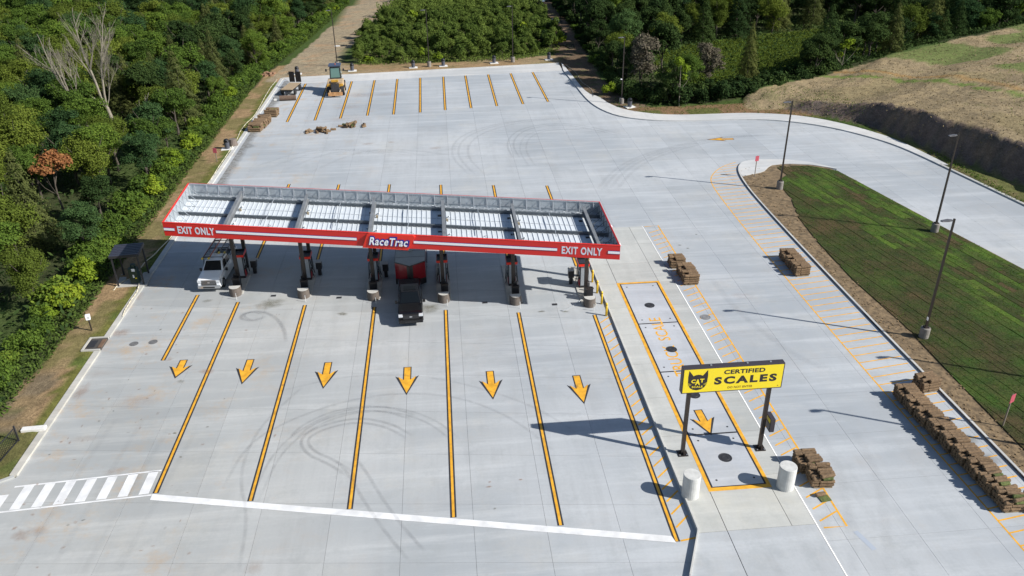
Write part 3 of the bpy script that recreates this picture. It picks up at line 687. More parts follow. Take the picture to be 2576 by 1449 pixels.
tyre(GP((720, 862), (715, 825), (690, 795), (655, 782), (612, 788), (603, 803), (640, 808), (672, 795)), k=.7, pair=0, w=.45)
tyre(GP((660, 790), (630, 784), (610, 795), (632, 806)), k=.7, pair=0, w=.3)
for dx in (0, 16, 40): tyre(GP((1180+dx, 440), (1130+dx, 390), (1150+dx, 345), (1230+dx, 315), (1330+dx, 300), (1430+dx, 296)), k=.32, pair=0, w=.45)
tyre(GP((1300, 400), (1278, 360), (1310, 325), (1400, 310), (1480, 320), (1560, 340)), k=.45, pair=.8, w=.35)
tyre(GP((1340, 420), (1310, 375), (1330, 335), (1420, 320), (1530, 335)), k=.3, pair=.8, w=.35)
for d_ in (0, 14, 30, 50): tyre(GP((1500+d_, 480), (1540+d_, 430), (1600+d_, 395), (1700+d_, 365), (1800+d_, 345), (1900+d_, 340)), k=.26, pair=0, w=.6)
for d_ in (0, 35, 75, 140): tyre(GP((640+d_, 420+d_*.1), (760+d_, 380), (880+d_, 375), (1000+d_, 392)), k=.22, pair=0, w=.7)
for d_ in (0, 60, 150): tyre(GP((2090+d_, 1450), (2080+d_, 1330), (2060+d_, 1200), (2000+d_, 1080)), k=.16, pair=0, w=.8)
tyre(GP((1790, 700), (1850, 780), (1990, 890), (2080, 930)), k=.22, pair=0, w=.8)
tyre(GP((80, 1440), (150, 1330), (230, 1200), (330, 1050)), k=.16, pair=1.9, w=.5)
tyre(GP((250, 1448), (330, 1300), (400, 1180), (460, 1080)), k=.14, pair=1.9, w=.5)
def blot(px, py, rx, ry, m, k=.8, name='stain', z=.024, rot=0.):
    c = G(px, py); n = 18; k = k*(.55 if (m is M_REDS and rx > .45) else 1); vs = [(c.x, c.y, z)]; fa = [k]; r0 = random.random()*9
    for ring, (s, f) in enumerate(((.35, k*.8), (1., 0.))):
        for i in range(n):
            a = 2*math.pi*i/n; q = s*(1+.16*math.sin(2*a+r0)+.12*math.sin(5*a+2*r0)+.08*math.sin(9*a+r0)); dx, dy = rx*q*math.cos(a), ry*q*math.sin(a)
            vs.append((c.x+dx*math.cos(rot)-dy*math.sin(rot), c.y+dx*math.sin(rot)+dy*math.cos(rot), z)); fa.append(f)
    fs = [(0, 1+i, 1+(i+1) % n) for i in range(n)] + [(1+i, 1+n+i, 1+n+(i+1) % n, 1+(i+1) % n) for i in range(n)]
    o = MB().add(vs, fs).build(name, m, pavement); a = o.data.attributes.new('fade', 'FLOAT', 'POINT'); a.data.foreach_set('value', fa)
for q in ((680, 765, 1.5, .9, M_OIL, .75), (862, 790, .5, .35, M_OIL, .9), (522, 757, .5, .3, M_OIL, .7), (1080, 776, 1.2, .8, M_OIL, .8), (1362, 784, .35, .2, M_OIL, .9), (1422, 784, .4, .2, M_OIL, .9), (1300, 762, .9, .3, M_OIL, .8), (1450, 972, .25, .2, M_OIL, .8),
          (520, 935, .6, .45, M_REDS, 1.), (425, 905, .35, .25, M_REDS, .6), (52, 1348, .5, .6, M_REDS, .9), (95, 1335, .8, .5, M_REDS, .5), (290, 1185, .9, .4, M_REDS, .5), (210, 1105, 1.0, .5, M_REDS, .4), (640, 1430, .5, .8, M_REDS, .5), (1655, 860, .8, .5, M_REDS, .25),
          (340, 745, .8, 1.1, M_REDS, .8), (302, 838, .9, .8, M_REDS, 1.), (205, 985, .5, 1.3, M_REDS, 1.), (345, 1010, 1.6, 1.2, M_REDS, .4), (250, 940, 1.2, .6, M_REDS, .3), (455, 960, .3, .3, M_OIL, .5),
          (905, 240, 2.2, 1.8, M_REDS, .55), (880, 270, 2.8, 1.2, M_REDS, .4), (970, 238, 2., 1.3, M_REDS, .4), (925, 362, .9, .6, M_REDS, .8), (985, 358, .6, .4, M_REDS, .7), (1095, 373, .9, .6, M_REDS, .7), (900, 300, 2.5, 3, M_REDS, .3), (850, 300, 2.6, 1.0, M_REDS, .35),
          (1520, 655, 3., 2., M_WET, .12), (2005, 693, 1.2, .5, M_REDS, .55), (1865, 745, 1.2, .8, M_REDS, .3), (2425, 1108, .9, .8, M_OIL, .8), (2475, 1158, 1.0, .8, M_WET, .9), (1940, 1200, .2, .15, M_OIL, .8),
          (1232, 1213, .12, .1, M_REDS, 1.), (1230, 1225, .2, .1, M_REDS, 1.), (1310, 1207, .12, .1, M_REDS, 1.), (1245, 1280, .1, .1, M_OIL, 1.), (440, 1090, .15, .12, M_OIL, 1.), (455, 1150, .12, .1, M_OIL, 1.), (1710, 617, .2, .15, M_OIL, .9), (1730, 625, .2, .12, M_OIL, .9), (1752, 590, .2, .12, M_OIL, .9)):
    blot(*q)
rq = random.Random(17)
for i in range(80):
    x_, y_ = rq.uniform(-26.4, -12), rq.uniform(30, 62)
    if rq.random() < .45: x_ = rq.uniform(-26.5, -21)
    d_ = Vector((x_, y_, -CAM_H)); zc = d_.dot(FW); blot(W0/2+d_.dot(RT)/zc*F_PX, H0/2-d_.dot(UP)/zc*F_PX, rq.uniform(.04, .16), rq.uniform(.04, .2), rq.choice((M_REDS, M_REDS, M_OIL)), rq.uniform(.3, .9))
# wet gutter down the left kerb
vs = []; fa = []; fs = []
for i in range(50):
    y_ = 142-i*1.1; wv = .9+.8*math.sin(i*.8)**2*random.random()
    vs += [(-26.7, y_, .021), (-26.7+wv*.6, y_, .021), (-26.7+wv*1.3, y_, .021)]; fa += [.8, .7, 0]
for i in range(49): fs += [(3*i, 3*i+3, 3*i+4, 3*i+1), (3*i+1, 3*i+4, 3*i+5, 3*i+2)]
o = MB().add(vs, fs).build('gutter_stain', M_WET, pavement); a = o.data.attributes.new('fade', 'FLOAT', 'POINT'); a.data.foreach_set('value', fa)
# ================================================================== canopy
BZ = mat('bronze_paint', (.040, .032, .028), .45, .3, var=.1)
M_RED = mat('red_fascia', (.58, .022, .018), .38, var=.04, nscale=1); M_REDB = mat('bright_red', (.72, .030, .015), .3)
M_GALV = mat('galvanised', (.42, .45, .48), .45, .45, var=.15, nscale=2.5); M_GALVW = mat('galvanised_sheet', (.42, .46, .49), .5, .3, var=.12, nscale=1.5)
M_PAN = mat('white_pan', (.60, .64, .67), .40, var=.05, nscale=1); M_STEEL = mat('grey_steel', (.13, .15, .165), .5, .3, var=.15); M_STEEL2 = mat('weathered_steel', (.20, .21, .22), .55, .2, var=.2, nscale=1.5)
M_BLUE = mat('blue_trim', (.010, .018, .22), .4); M_WPL = mat('white_plastic', (.80, .81, .83), .35)
FL, FR, BL_, BR_ = Vector((-23.37, 63.37, 5.95)), Vector((13.16, 55.80, 5.30)), Vector((-23.72, 72.80, 5.88)), Vector((13.32, 65.27, 5.20))
FH = 1.19
can = thing('fuel_canopy', 'long open-topped diesel fuel canopy with red fascia and white roof pans over the pump lanes', 'canopy', (-4.9, 64.5, 0))
OC = Vector(can.location)
def CPt(u, v, dz=0.): p = FL.lerp(FR, u).lerp(BL_.lerp(BR_, u), v); return Vector((p.x, p.y, p.z+dz)) - OC
def cbuild(mb, name, m, par=None, **k): return mb.build(name, m, par or can, **k)
def slab_uv(u0, u1, v0, v1, z0, z1):
    c = [CPt(u, v, z) for z in (z0, z1) for u, v in ((u0, v0), (u1, v0), (u1, v1), (u0, v1))]
    return MB().add(c, [(3, 2, 1, 0), (4, 5, 6, 7), (0, 1, 5, 4), (1, 2, 6, 5), (2, 3, 7, 6), (3, 0, 4, 7)])
du, dvv = 1/37.3, 1/9.5
fa_f = cbuild(slab_uv(0, 1, 0, .10*dvv, 0, FH), 'fascia', M_RED, bevel=.012)
cbuild(slab_uv(0, 1, 1-.05*dvv, 1, 0, FH), 'fascia', M_RED)
cbuild(slab_uv(0, .10*du, .103*dvv, 1-.103*dvv, 0, FH), 'fascia', M_RED); cbuild(slab_uv(1-.10*du, 1, .103*dvv, 1-.103*dvv, 0, FH), 'fascia', M_RED)
# galvanised inner liners
cbuild(slab_uv(.11*du, 1-.11*du, 1-.125*dvv, 1-.053*dvv, .1, FH+.001), 'fascia_liner', M_GALVW)
cbuild(slab_uv(.103*du, .125*du, .11*dvv, 1-.13*dvv, .1, FH-.05), 'fascia_liner', M_GALVW); cbuild(slab_uv(1-.125*du, 1-.103*du, .11*dvv, 1-.13*dvv, .1, FH-.05), 'fascia_liner', M_GALVW)
# edge trim
cbuild(slab_uv(-.02*du, 1+.02*du, -.02*dvv, .12*dvv, FH+.003, FH+.03), 'edge_trim', M_REDB); cbuild(slab_uv(0, 1, 1-.03*dvv, 1+.01*dvv, FH+.003, FH+.015), 'edge_trim', M_RED)
cbuild(slab_uv(0, .04*du, .125*dvv, 1-.125*dvv, FH+.003, FH+.03), 'edge_trim', M_REDB); cbuild(slab_uv(1-.04*du, 1, .125*dvv, 1-.125*dvv, FH+.003, FH+.03), 'edge_trim', M_REDB)
# column lines
UB = [(x+.35-FL.x)/(FR.x-FL.x) for x in (-18.72, -12.75, -6.75, -.75, 5.25, 11.35)]
# roof pans between purlins: each pan a shallow tray
VP = [.015, .46, .87, .985]
NP = 88
for r in range(3):
    for k in range(NP):
        u0 = (k+.0)/NP; u1 = (k+1)/NP; u0 = max(u0, .13*du); u1 = min(u1, 1-.13*du)
        v0, v1 = VP[r]+.012, VP[r+1]-.012
        mb = slab_uv(u0+.012*du, u1-.05*du, v0, v1, .10, .115)
        rb = slab_uv(u1-.05*du, u1, v0, v1, .10, .165); mb.add(rb.v, rb.f)
        cbuild(mb, 'roof_pan', M_PAN)
cbuild(slab_uv(.13*du, 1-.13*du, .013, .987, .085, .094), 'light_block_sheet', M_PAN)  # unseen skin added to stop sun leaking through the pan gaps
# purlins (I beams)
for v in (.46, .87):
    mb = slab_uv(.15*du, 1-.15*du, v-.07*dvv, v+.07*dvv, .38, .40); q = slab_uv(.15*du, 1-.15*du, v-.012*dvv, v+.012*dvv, .14, .38); mb.add(q.v, q.f); q = slab_uv(.15*du, 1-.15*du, v-.07*dvv, v+.07*dvv, .12, .14); mb.add(q.v, q.f)
    cbuild(mb, 'purlin', M_STEEL)
mb = slab_uv(.15*du, 1-.15*du, .965-.12*dvv, .965, .14, .2); cbuild(mb, 'purlin', M_GALV)
for ub in UB:
    mb = slab_uv(ub-.13*du, ub+.13*du, .03, .93, .86, .885); q = slab_uv(ub-.02*du, ub+.02*du, .03, .93, .42, .86); mb.add(q.v, q.f); q = slab_uv(ub-.17*du, ub+.17*du, .03, .93, .405, .42); mb.add(q.v, q.f)
    cbuild(mb, 'cross_beam', M_STEEL2)
    for v in (.22, .62):
        q = slab_uv(ub+.24*du, ub+.42*du, v-.09*dvv, v+.12*dvv, .12, .32); cbuild(q, 'junction_box', mat('cream_box', (.30, .25, .17), .7))
        cbuild(MB().cyl(CPt(ub+.2*du, v+.05, .2), CPt(ub+.55*du, v+.02, .5), .05, n=8), 'drain_elbow', M_GALV)
# frames behind the fascia
def frame(a, b, t, z0=.14, z1=FH-.06):
    mb = MB(); r = .025
    for p, q in (((a, z0), (a, z1)), ((a, z1), (b, z0)), ((a, z0), (b, z0))):
        mb.cyl(p[0]+Vector((0, 0, p[1])), q[0]+Vector((0, 0, q[1])), r, n=4)
    return mb
for k in range(32):
    u = (k+.5)/32; cbuild(frame(CPt(u, 1-.16*dvv), CPt(u, 1-1.15*dvv), 0), 'fascia_frame', M_GALV)
    cbuild(slab_uv(u-.05*du, u+.05*du, 1-.15*dvv, 1-.127*dvv, .15, FH-.03), 'fascia_post', M_GALV)
    cbuild(slab_uv(u-.25*du, u-.05*du, 1-.3*dvv, 1-.15*dvv, .15, .18), 'foot_plate', M_PAN)
for z in (.42, FH-.08): cbuild(slab_uv(.13*du, 1-.13*du, 1-.17*dvv, 1-.15*dvv, z, z+.05), 'fascia_rail', M_GALV)
for k in range(8):
    v = (k+.6)/8.3
    cbuild(frame(CPt(.16*du, v), CPt(1.2*du, v), 0), 'fascia_frame', M_GALV); cbuild(frame(CPt(1-.16*du, v), CPt(1-1.2*du, v), 0), 'fascia_frame', M_STEEL)
for v, m in ((.14, M_STEEL), (.27, M_STEEL), (.53, M_STEEL), (.66, M_STEEL)):
    cbuild(MB().tube([CPt(.01+.98*i/20, v+.006*math.sin(i*1.7), .15) for i in range(21)], .011, 4), 'conduit', m)
for ub in [(a+b)/2 for a, b in zip(UB[:-1], UB[1:])]: cbuild(MB().tube([CPt(ub, .3, .5), CPt(ub+.002, .42, .56), CPt(ub, .72, .56), CPt(ub+.001, .9, .5)], .03, 5), 'conduit', M_GALV)
for k, ub in enumerate([(a+b)/2+.01 for a, b in zip(UB[:-1], UB[1:])]):
    cbuild(MB().tube([CPt(ub+.004*math.sin(i*2.1+k), .08+.03*i, .22+.05*math.sin(i*1.3)) for i in range(9)], .012, 4), 'loose_wire', mat('black_cable', (.02, .02, .02), .5))
# columns
XC = [-18.72, -12.75, -6.75, -.75, 5.25, 11.35]
def yrow(x): return 65.35-.178*(x+18.7)
for x in XC:
    for dy in (0, 3.5):
        y_ = yrow(x)+dy; zt = CPt((x-FL.x)/(FR.x-FL.x), .3).z+.14
        cbuild(MB().box((x-OC.x, y_-OC.y, zt/2+.02), (.30, .30, zt-.04)), 'column', BZ, bevel=.012)
# soffit lights plate under deck (recessed fixtures)
for ub in UB:
    for dd in (-.05, .05):
        for v in (.3, .7): cbuild(slab_uv(ub+dd-.25*du, ub+dd+.25*du, v-.25*dvv, v+.25*dvv, .06, .098), 'soffit_light', M_WPL)
# fascia graphics
e1 = (FR-FL).normalized(); LEN = (FR-FL).length; upv = Vector((0, 0, 1)); outn = e1.cross(upv).normalized(); upv = outn.cross(e1)*-1
if upv.z < 0: upv = -upv
if outn.y > 0: outn = -outn
def FM(s, h, out=.004):
    o = FL-OC + e1*s + upv*h + outn*out
    return Matrix(((e1.x, upv.x, outn.x, o.x), (e1.y, upv.y, outn.y, o.y), (e1.z, upv.z, outn.z, o.z), (0, 0, 0, 1)))
def fbox(s0, s1, h0, h1, o0, o1, m, name, par=None, bev=0.):
    mb = MB().box(((s0+s1)/2, (h0+h1)/2, (o0+o1)/2), (s1-s0, h1-h0, o1-o0), M=FM(0, 0, 0)); return cbuild(mb, name, m, par, bevel=bev)
for s0, s1 in ((.02, .95), (4.5, 16.3), (20.95, LEN-4.9), (LEN-.95, LEN-.02)):
    o = fbox(s0, s1, .475, .735, .004, .03, M_BLUE, 'stripe_backing'); fbox(s0+.01, s1-.01, .505, .705, .031, .038, M_WPL, 'white_stripe', o)
M_LET = mat('letter_silver', (.60, .64, .72), .35)
for s0 in (1.2, LEN-4.55):
    me_, w_, h_ = text_mesh('EXIT ONLY', 1., .006, .03, spacing=1.12); me_.transform(Matrix.Diagonal((3.15/w_, .66/h_, 1, 1)))
    place_text(me_, FM(s0, .26, .012), M_LET, 'letter', can)
# raised house sign in the middle
pts = [(16.75, -.05), (20.5, -.08), (21.15, 1.10), (21.0, 1.27), (17.45, 1.27), (17.2, 1.14)]
mb = MB().prism(pts, .005, .20); mb.v = [FM(0, 0, 0)@Vector(v) for v in mb.v]; logo = cbuild(mb, 'logo_panel', M_REDB, bevel=.03)
me_, w_, h_ = text_mesh('RaceTrac', 1., .02, .085, shear=.30, spacing=1.06); me_.transform(Matrix.Diagonal((3.42/w_, .84/h_, 1, 1)))
mcopy = me_.copy(); place_text(mcopy, FM(17.28, .22, .225), M_BLUE, 'letter', can)
bpy.data.meshes.remove(me_)
me_, w_, h_ = text_mesh('RaceTrac', 1., .02, .016, shear=.30, spacing=1.12); me_.transform(Matrix.Diagonal((3.18/w_, .68/h_, 1, 1)))
place_text(me_, FM(17.36, .27, .26), M_WPL, 'letter', can)

# ================================================================== pump islands
M_SIL = mat('silver_panel', (.36, .385, .41), .4, .25, var=.06); M_BKP = mat('black_plastic', (.016, .016, .018), .4, var=.1); M_GUARD = mat('brown_guard', (.115, .095, .08), .75, var=.2, nscale=6)
M_WCONC = mat('white_concrete', (.66, .65, .62), .8, var=.08, nscale=5, bump=.2); M_ISL = mat('island_concrete', (.40, .385, .35), .85, var=.12, nscale=3)
M_GLS = mat('dark_glass', (.006, .008, .010), .12, spec=.25); M_RUBR = mat('black_rubber', (.015, .015, .015), .6)
names6 = ['at the left canopy end', 'second from the left', 'left of the red trailer', 'right of the black pickup', 'second from the right', 'beside the yellow bollards']
for k, x in enumerate(XC):
    y0 = yrow(x)
    t_ = thing('pump_island', 'low concrete pump island '+names6[k], 'pump island', (x, y0, 0), 0, 'concrete pump islands under the canopy')
    MB().prism([(-.62, -1.75), (.62, -1.75), (.62, 5.4), (-.62, 5.4)], -.02, .09).build('island_slab', M_ISL, t_, bevel=.03)
    # dispenser between the columns
    d = thing('fuel_dispenser', 'silver and black diesel dispenser with red-edged dark top '+names6[k], 'fuel pump', (x, y0+1.7, .09), 0, 'diesel dispensers under the canopy')
    MB().box((0, 0, 1.05), (.62, .95, 2.1)).build('body', M_BKP, d, bevel=.02)
    MB().box((0, -.487, 1.15), (.50, .02, 1.85)).build('end_panel', M_SIL, d, bevel=.008); MB().box((0, .487, 1.15), (.50, .02, 1.85)).build('end_panel', M_SIL, d)
    for sx in (-1, 1):
        MB().box((sx*.322, 0, 1.35), (.02, .80, .75)).build('display_panel', M_SIL, d)
        MB().box((sx*.335, 0, 1.50), (.012, .45, .30)).build('screen', M_GLS, d)
        MB().box((sx*.325, -.1, .42), (.02, .60, .60)).build('red_decal', mat('red_decal', (.45, .02, .03), .4), d)
        for yy in (-.30, .30):
            MB().box((sx*.36, yy, 1.0), (.09, .10, .32)).build('nozzle', M_BKP, d, bevel=.015)
            MB().tube([(sx*.38, yy, .9), (sx*.50, yy*1.05, .35), (sx*.55, yy*1.1, .25), (sx*.50, yy*1.3, .6), (sx*.42, yy*1.4, 1.9)], .022, 5).build('hose', M_RUBR, d)
    c = MB(); 
    for a_, b_ in (((-.46, -.60), (.46, -.54)), ((-.46, .54), (.46, .60)), ((-.46, -.54), (-.40, .54)), ((.40, -.54), (.46, .54))): c.bx(a_[0], b_[0], a_[1], b_[1], 2.12, 2.42)
    c.build('top_frame', M_BKP, d)
    MB().bx(-.398, .398, -.538, .538, 2.12, 2.26).build('top_tray', mat('dark_blue_tray', (.03, .032, .045), .5), d)
    MB().bx(-.47, .47, -.63, -.605, 2.12, 2.34).build('red_trim', M_REDB, d); MB().bx(.465, .485, -.60, .60, 2.14, 2.42).build('red_trim', mat('red_decal', (.45, .02, .03), .4), d); MB().bx(-.485, -.465, -.60, .60, 2.14, 2.42).build('red_trim', MATS['red_decal'], d)
    # squeegee and waste unit in front
    b_ = thing('waste_bin', 'black waste and squeegee bin behind the rounded guard '+names6[k], 'bin', (x+.12*(k > 2), y0-.72, .09), (0, .1, -.05, .05, -.08, .18)[k], 'black bins at the pump islands')
    MB().box((0, 0, .5), (.62, .52, 1.0)).build('body', M_BKP, b_, bevel=.03)
    fr = MB(); 
    for q in ((-.33, -.23, -.30, .02), (.23, .33, -.30, .02), (-.23, .23, -.30, -.22), (-.23, .23, -.06, .02)): fr.bx(q[0], q[1], q[2], q[3], 1.0, 1.08)
    fr.build('lid_frame', BZ, b_); MB().bx(-.225, .225, -.215, -.065, .985, 1.02).build('opening', M_GLS, b_)
    MB().box((-.12+.03*k, .22, 1.16), (.30, .07, .34), rz=.5).build('towel_box', M_BKP, b_, bevel=.01)
    # half-round guard
    g = thing('island_guard', 'half-round brown guard with pale concrete top '+names6[k], 'island guard', (x+.02, y0-1.72, 0), 0, 'half-round guards at the front of the pump islands')
    arc = [(.50*math.cos(math.pi+math.pi*i/14), .34*0+.55*math.sin(math.pi+math.pi*i/14)) for i in range(15)]
    MB().prism(arc+[(.50, .12), (-.50, .12)], 0, .78).build('shell', M_GUARD, g); arc2 = [(.95*a, .95*b) for a, b in arc]
    MB().prism(arc2+[(.475, .10), (-.475, .10)], .782, .80).build('concrete_fill', mat('guard_top_concrete', (.46, .45, .42), .85, var=.12), g)
    st = thing('marker_stake', 'thin pale marker stake in front of the guard '+names6[k], 'stake', (x+.3*(1 if k < 5 else .7), y0-2.75, 0), 0, 'thin stakes in front of the guards')
    MB().cyl((0, 0, 0), (0, 0, .62), .022, n=6).build('shaft', M_WCONC, st); MB().box((0, 0, .6), (.07, .03, .1)).build('cap', M_GALV, st)
    if k in (0, 1, 2, 5):
        sx = -1 if k == 5 else 1
        d2 = thing('satellite_box', 'small black side cabinet with pale top on a post '+names6[k], 'cabinet', (x+sx*.92, y0+2.35, .0), 0, 'side cabinets beside the dispensers')
        MB().box((0, 0, .98), (.50, .50, .66)).build('cabinet', M_BKP, d2, bevel=.01); MB().box((0, 0, 1.34), (.52, .52, .06)).build('lid', mat('pale_grey', (.34, .34, .34), .6), d2)
        MB().box((0, 0, .325), (.30, .30, .65)).build('base', M_BKP, d2)
    if k == 5: MB().tube([(-.25, -.6, .1), (-1.2, -1.6, .03), (-2.3, -2.5, .03), (-2.5, -2.4, .03)], .03, 5).build('pole', M_GALV, t_)
bp_ = [(12.30, 67.1), (12.35, 64.6), (12.36, 62.35), (12.40, 60.3), (12.42, 58.35), (12.42, 56.35)]
for k, (x, y_) in enumerate(bp_):
    b_ = thing('bollard', ['yellow bollard farthest back, mostly hidden behind the right dispenser', 'second farthest yellow bollard, beside the right dispenser', 'third yellow bollard from the back along the dividing kerb', 'third yellow bollard from the front along the dividing kerb', 'second yellow bollard from the front, level with the last waste bin', 'nearest yellow bollard, in front of the last pump island'][k], 'bollard', (x, y_, 0), 0, 'yellow steel bollards along the dividing kerb')
    MB().lathe([(.09, 0), (.09, 1.12), (.07, 1.18), (.02, 1.2)], n=12).build('post', mat('yellow_steel', (.78, .50, .02), .4), b_, smooth=True)
    MB().lathe([(.095, 1.0), (.095, 1.05)], n=12).build('black_band', M_BLK, b_)
for k, (x, y_) in enumerate([(-9.7, 62.0), (2.7, 59.7), (8.5, 58.7), (-15.4, 63.0)]):
    o = MB().bx(-.22, .22, -.16, .16, 0, .012).build('drain_grate', mat('dark_iron', (.05, .05, .055), .6, .5)); tag(o, ['small dark drain grate left of the red trailer', 'small dark drain grate right of the black pickup', 'small dark drain grate in the rightmost pump lane', 'small dark drain grate in the second lane from the left'][k], 'drain grate', loc=(x, y_, .001))

# ================================================================== vehicles
M_TYRE = mat('tyre_rubber', (.018, .018, .018), .75); M_RIM = mat('alloy', (.45, .45, .46), .3, .8); M_CHR = mat('chrome', (.60, .61, .63), .28, .85)
def wheel(parent, x, y, r=.40, wd=.27, rim=M_RIM):
    sx = 1 if x > 0 else -1
    w_ = MB().cyl((x-wd/2, y, r), (x+wd/2, y, r), r, n=20).build('wheel', M_TYRE, parent, bevel=.03)
    MB().cyl((x+sx*(wd/2-.02), y, r), (x+sx*(wd/2+.012), y, r), r*.58, n=14).build('rim', rim, w_)
    return w_
def pickup(label, loc, rz, paint, chrome, utility=False):
    """full-size crew pickup facing -Y; origin on the ground under its middle"""
    p = thing('pickup_truck', label, 'pickup truck', loc, rz); p.scale = (1, 1, 1.07)
    L = 5.95; h = L/2
    # lower body: nose, hood, doors and box with arches cut as polygons
    prof = [(-h+.08, .42), (-h, .55), (-h, 1.02), (-h+.08, 1.14), (-h+.30, 1.20), (-h+1.35, 1.28), (-h+3.75, 1.30), (-h+3.80, 1.24), (h-.03, 1.24), (h, 1.15), (h, .52), (h-.75, .50)]
    def arch(y0): return [(y0+.50*math.cos(a), .40+.50*math.sin(a)) for a in [math.pi*i/8 for i in range(9)]]
    prof += arch(h-1.22) + [(h-1.80, .40)] + arch(-h+.98+.02)
    MB().sideprism(prof, -1.0, 1.0, .07, .98).build('body', paint, p, bevel=.055)
    # hood with raised centre
    MB().add([(-.86, -h+.12, 1.10), (.86, -h+.12, 1.10), (.88, -h+1.36, 1.27), (-.88, -h+1.36, 1.27), (-.55, -h+.16, 1.17), (.55, -h+.16, 1.17), (.62, -h+1.33, 1.34), (-.62, -h+1.33, 1.34)], [(0, 1, 5, 4), (1, 2, 6, 5), (2, 3, 7, 6), (3, 0, 4, 7), (4, 5, 6, 7)]).build('hood', paint, p, bevel=.02)
    yc0, yc1 = -h+1.38, -h+3.78
    zb, zt = 1.27, 1.92
    c8 = [(-.90, yc0, zb), (.90, yc0, zb), (.90, yc1, zb), (-.90, yc1, zb), (-.72, yc0+.80, zt), (.72, yc0+.80, zt), (.74, yc1-.16, zt-.02), (-.74, yc1-.16, zt-.02)]
    MB().add(c8, [(0, 1, 5, 4), (1, 2, 6, 5), (2, 3, 7, 6), (3, 0, 4, 7), (4, 5, 6, 7), (3, 2, 1, 0)]).build('cab', paint, p, bevel=.05)
    def pane(q, i, nm='window', off=.012, m=M_GLS):
        q = [Vector(c) for c in q]; n = (q[1]-q[0]).cross(q[3]-q[0]).normalized(); ce = sum(q, Vector())/4
        q = [ce+(v-ce)*i+n*off for v in q]; MB().add(q, [(0, 1, 2, 3)]).build(nm, m, p)
    pane([c8[0], c8[1], c8[5], c8[4]], .88, 'windshield', .03); pane([c8[2], c8[3], c8[7], c8[6]], .80, 'rear_window', .03)
    for a_, b_, c_, d_, sgn in ((c8[1], c8[2], c8[6], c8[5], 1), (c8[3], c8[0], c8[4], c8[7], -1)):
        A, B_, C_, D_ = map(Vector, (a_, b_, c_, d_)); 
        if sgn > 0: spl = ((.10, .52), (.57, .93))
        else: spl = ((.07, .43), (.48, .90))
        for s0, s1 in spl:
            q = [A.lerp(B_, s0), A.lerp(B_, s1), D_.lerp(C_, s1), D_.lerp(C_, s0)]; q = [q[0].lerp(q[3], .10), q[1].lerp(q[2], .10), q[1].lerp(q[2], .86), q[0].lerp(q[3], .86)]; pane(q, .98, 'side_window', .03)
    # grille, lamps, bumpers
    MB().box((0, -h-.005, .85), (1.30, .06, .50)).build('grille', M_BKP, p, bevel=.03)
    for z in (.76, .86, .96): MB().box((0, -h-.04, z), (1.18, .02, .025)).build('grille_bar', chrome if utility else mat('dark_chrome', (.12, .12, .13), .25, .8), p)
    MB().box((0, -h-.03, 1.07), (1.35, .05, .05)).build('grille_trim', chrome, p)
    MB().lathe([(.10, 0), (.10, .02)], n=12).build('badge', M_CHR, p).matrix_local = Matrix.Translation((0, -h-.05, .88)) @ Matrix.Rotation(math.pi/2, 4, 'X') @ Matrix.Diagonal((1.2, .55, 1, 1))
    for sx in (-1, 1):
        MB().box((sx*.80, -h+.05, .98), (.34, .22, .22)).build('headlight', mat('lamp_glass', (.75, .77, .8), .08, .4), p, bevel=.03)
        MB().box((sx*.62, -h-.10, .46), (.14, .03, .10)).build('fog_lamp', M_CHR, p)
        MB().box((sx*1.13, yc0+.42, 1.26), (.20, .12, .26)).build('mirror', M_BKP if utility else paint, p, bevel=.03); MB().box((sx*1.0, yc0+.42, 1.2), (.14, .05, .05)).build('mirror_arm', M_BKP, p)
        for q in (1.75, 2.9): MB().box((sx*.985, -h+q+.35, 1.04), (.02, .20, .035)).build('door_handle', chrome if utility else M_BKP, p)
        MB().box((sx*.90, h+.01, .92), (.12, .05, .28)).build('tail_light', mat('red_lens', (.35, .01, .01), .2), p)
    MB().box((0, -h-.05, .52), (1.92, .22, .28)).build('front_bumper', chrome, p, bevel=.05); MB().box((0, -h-.165, .50), (1.0, .02, .12)).build('lower_grille', M_BKP, p)
    MB().box((0, h+.05, .55), (1.8, .18, .20)).build('rear_bumper', chrome, p, bevel=.03)
    for sx in (-1, 1):
        for y_ in (-h+1.0, h-1.22): wheel(p, sx*.86, y_, .41, .26)
    return p, h, yc1
M_TW = mat('white_car_paint', (.86, .87, .88), .25, coat=.8); M_TB = mat('black_car_paint', (.004, .004, .005), .25, coat=.12)
wp, h, yc1 = pickup('white utility pickup with roof ladders parked at the left end of the canopy', (-20.85, 67.3, 0), rad(-3), M_TW, M_CHR, True)
for sx in (-1, 1):
    MB().box((sx*.86, (yc1+h)/2+.08, 1.28), (.30, h-yc1-.2, .50)).build('tool_box', M_TW, wp, bevel=.02)
    MB().box((sx*.86, (yc1+h)/2+.08, 1.535), (.24, h-yc1-.3, .01)).build('box_lid', mat('grey_lid', (.45, .46, .47), .4), wp)
MB().box((0, (yc1+h)/2+.05, 1.29), (1.40, h-yc1-.2, .05)).build('bed_floor', M_BKP, wp)
MB().box((0, h-.06, 1.36), (1.40, .05, .36)).build('tailgate', M_TW, wp)
MB().box((.1, yc1+.45, 1.5), (.9, .5, .38)).build('bed_crate', M_BKP, wp, bevel=.02)
rk = MB()
for y_ in (yc1-1.6, yc1+.3, h-.25):
    rk.tube([(-.92, y_, 1.35), (-.84, y_, 2.2), (.84, y_, 2.2), (.92, y_, 1.35)], .03, 6)
for sx in (-1, 1): rk.tube([(sx*.84, yc1-1.7, 2.2), (sx*.84, h-.1, 2.2)], .03, 6)
rk.build('ladder_rack', M_BKP, wp)
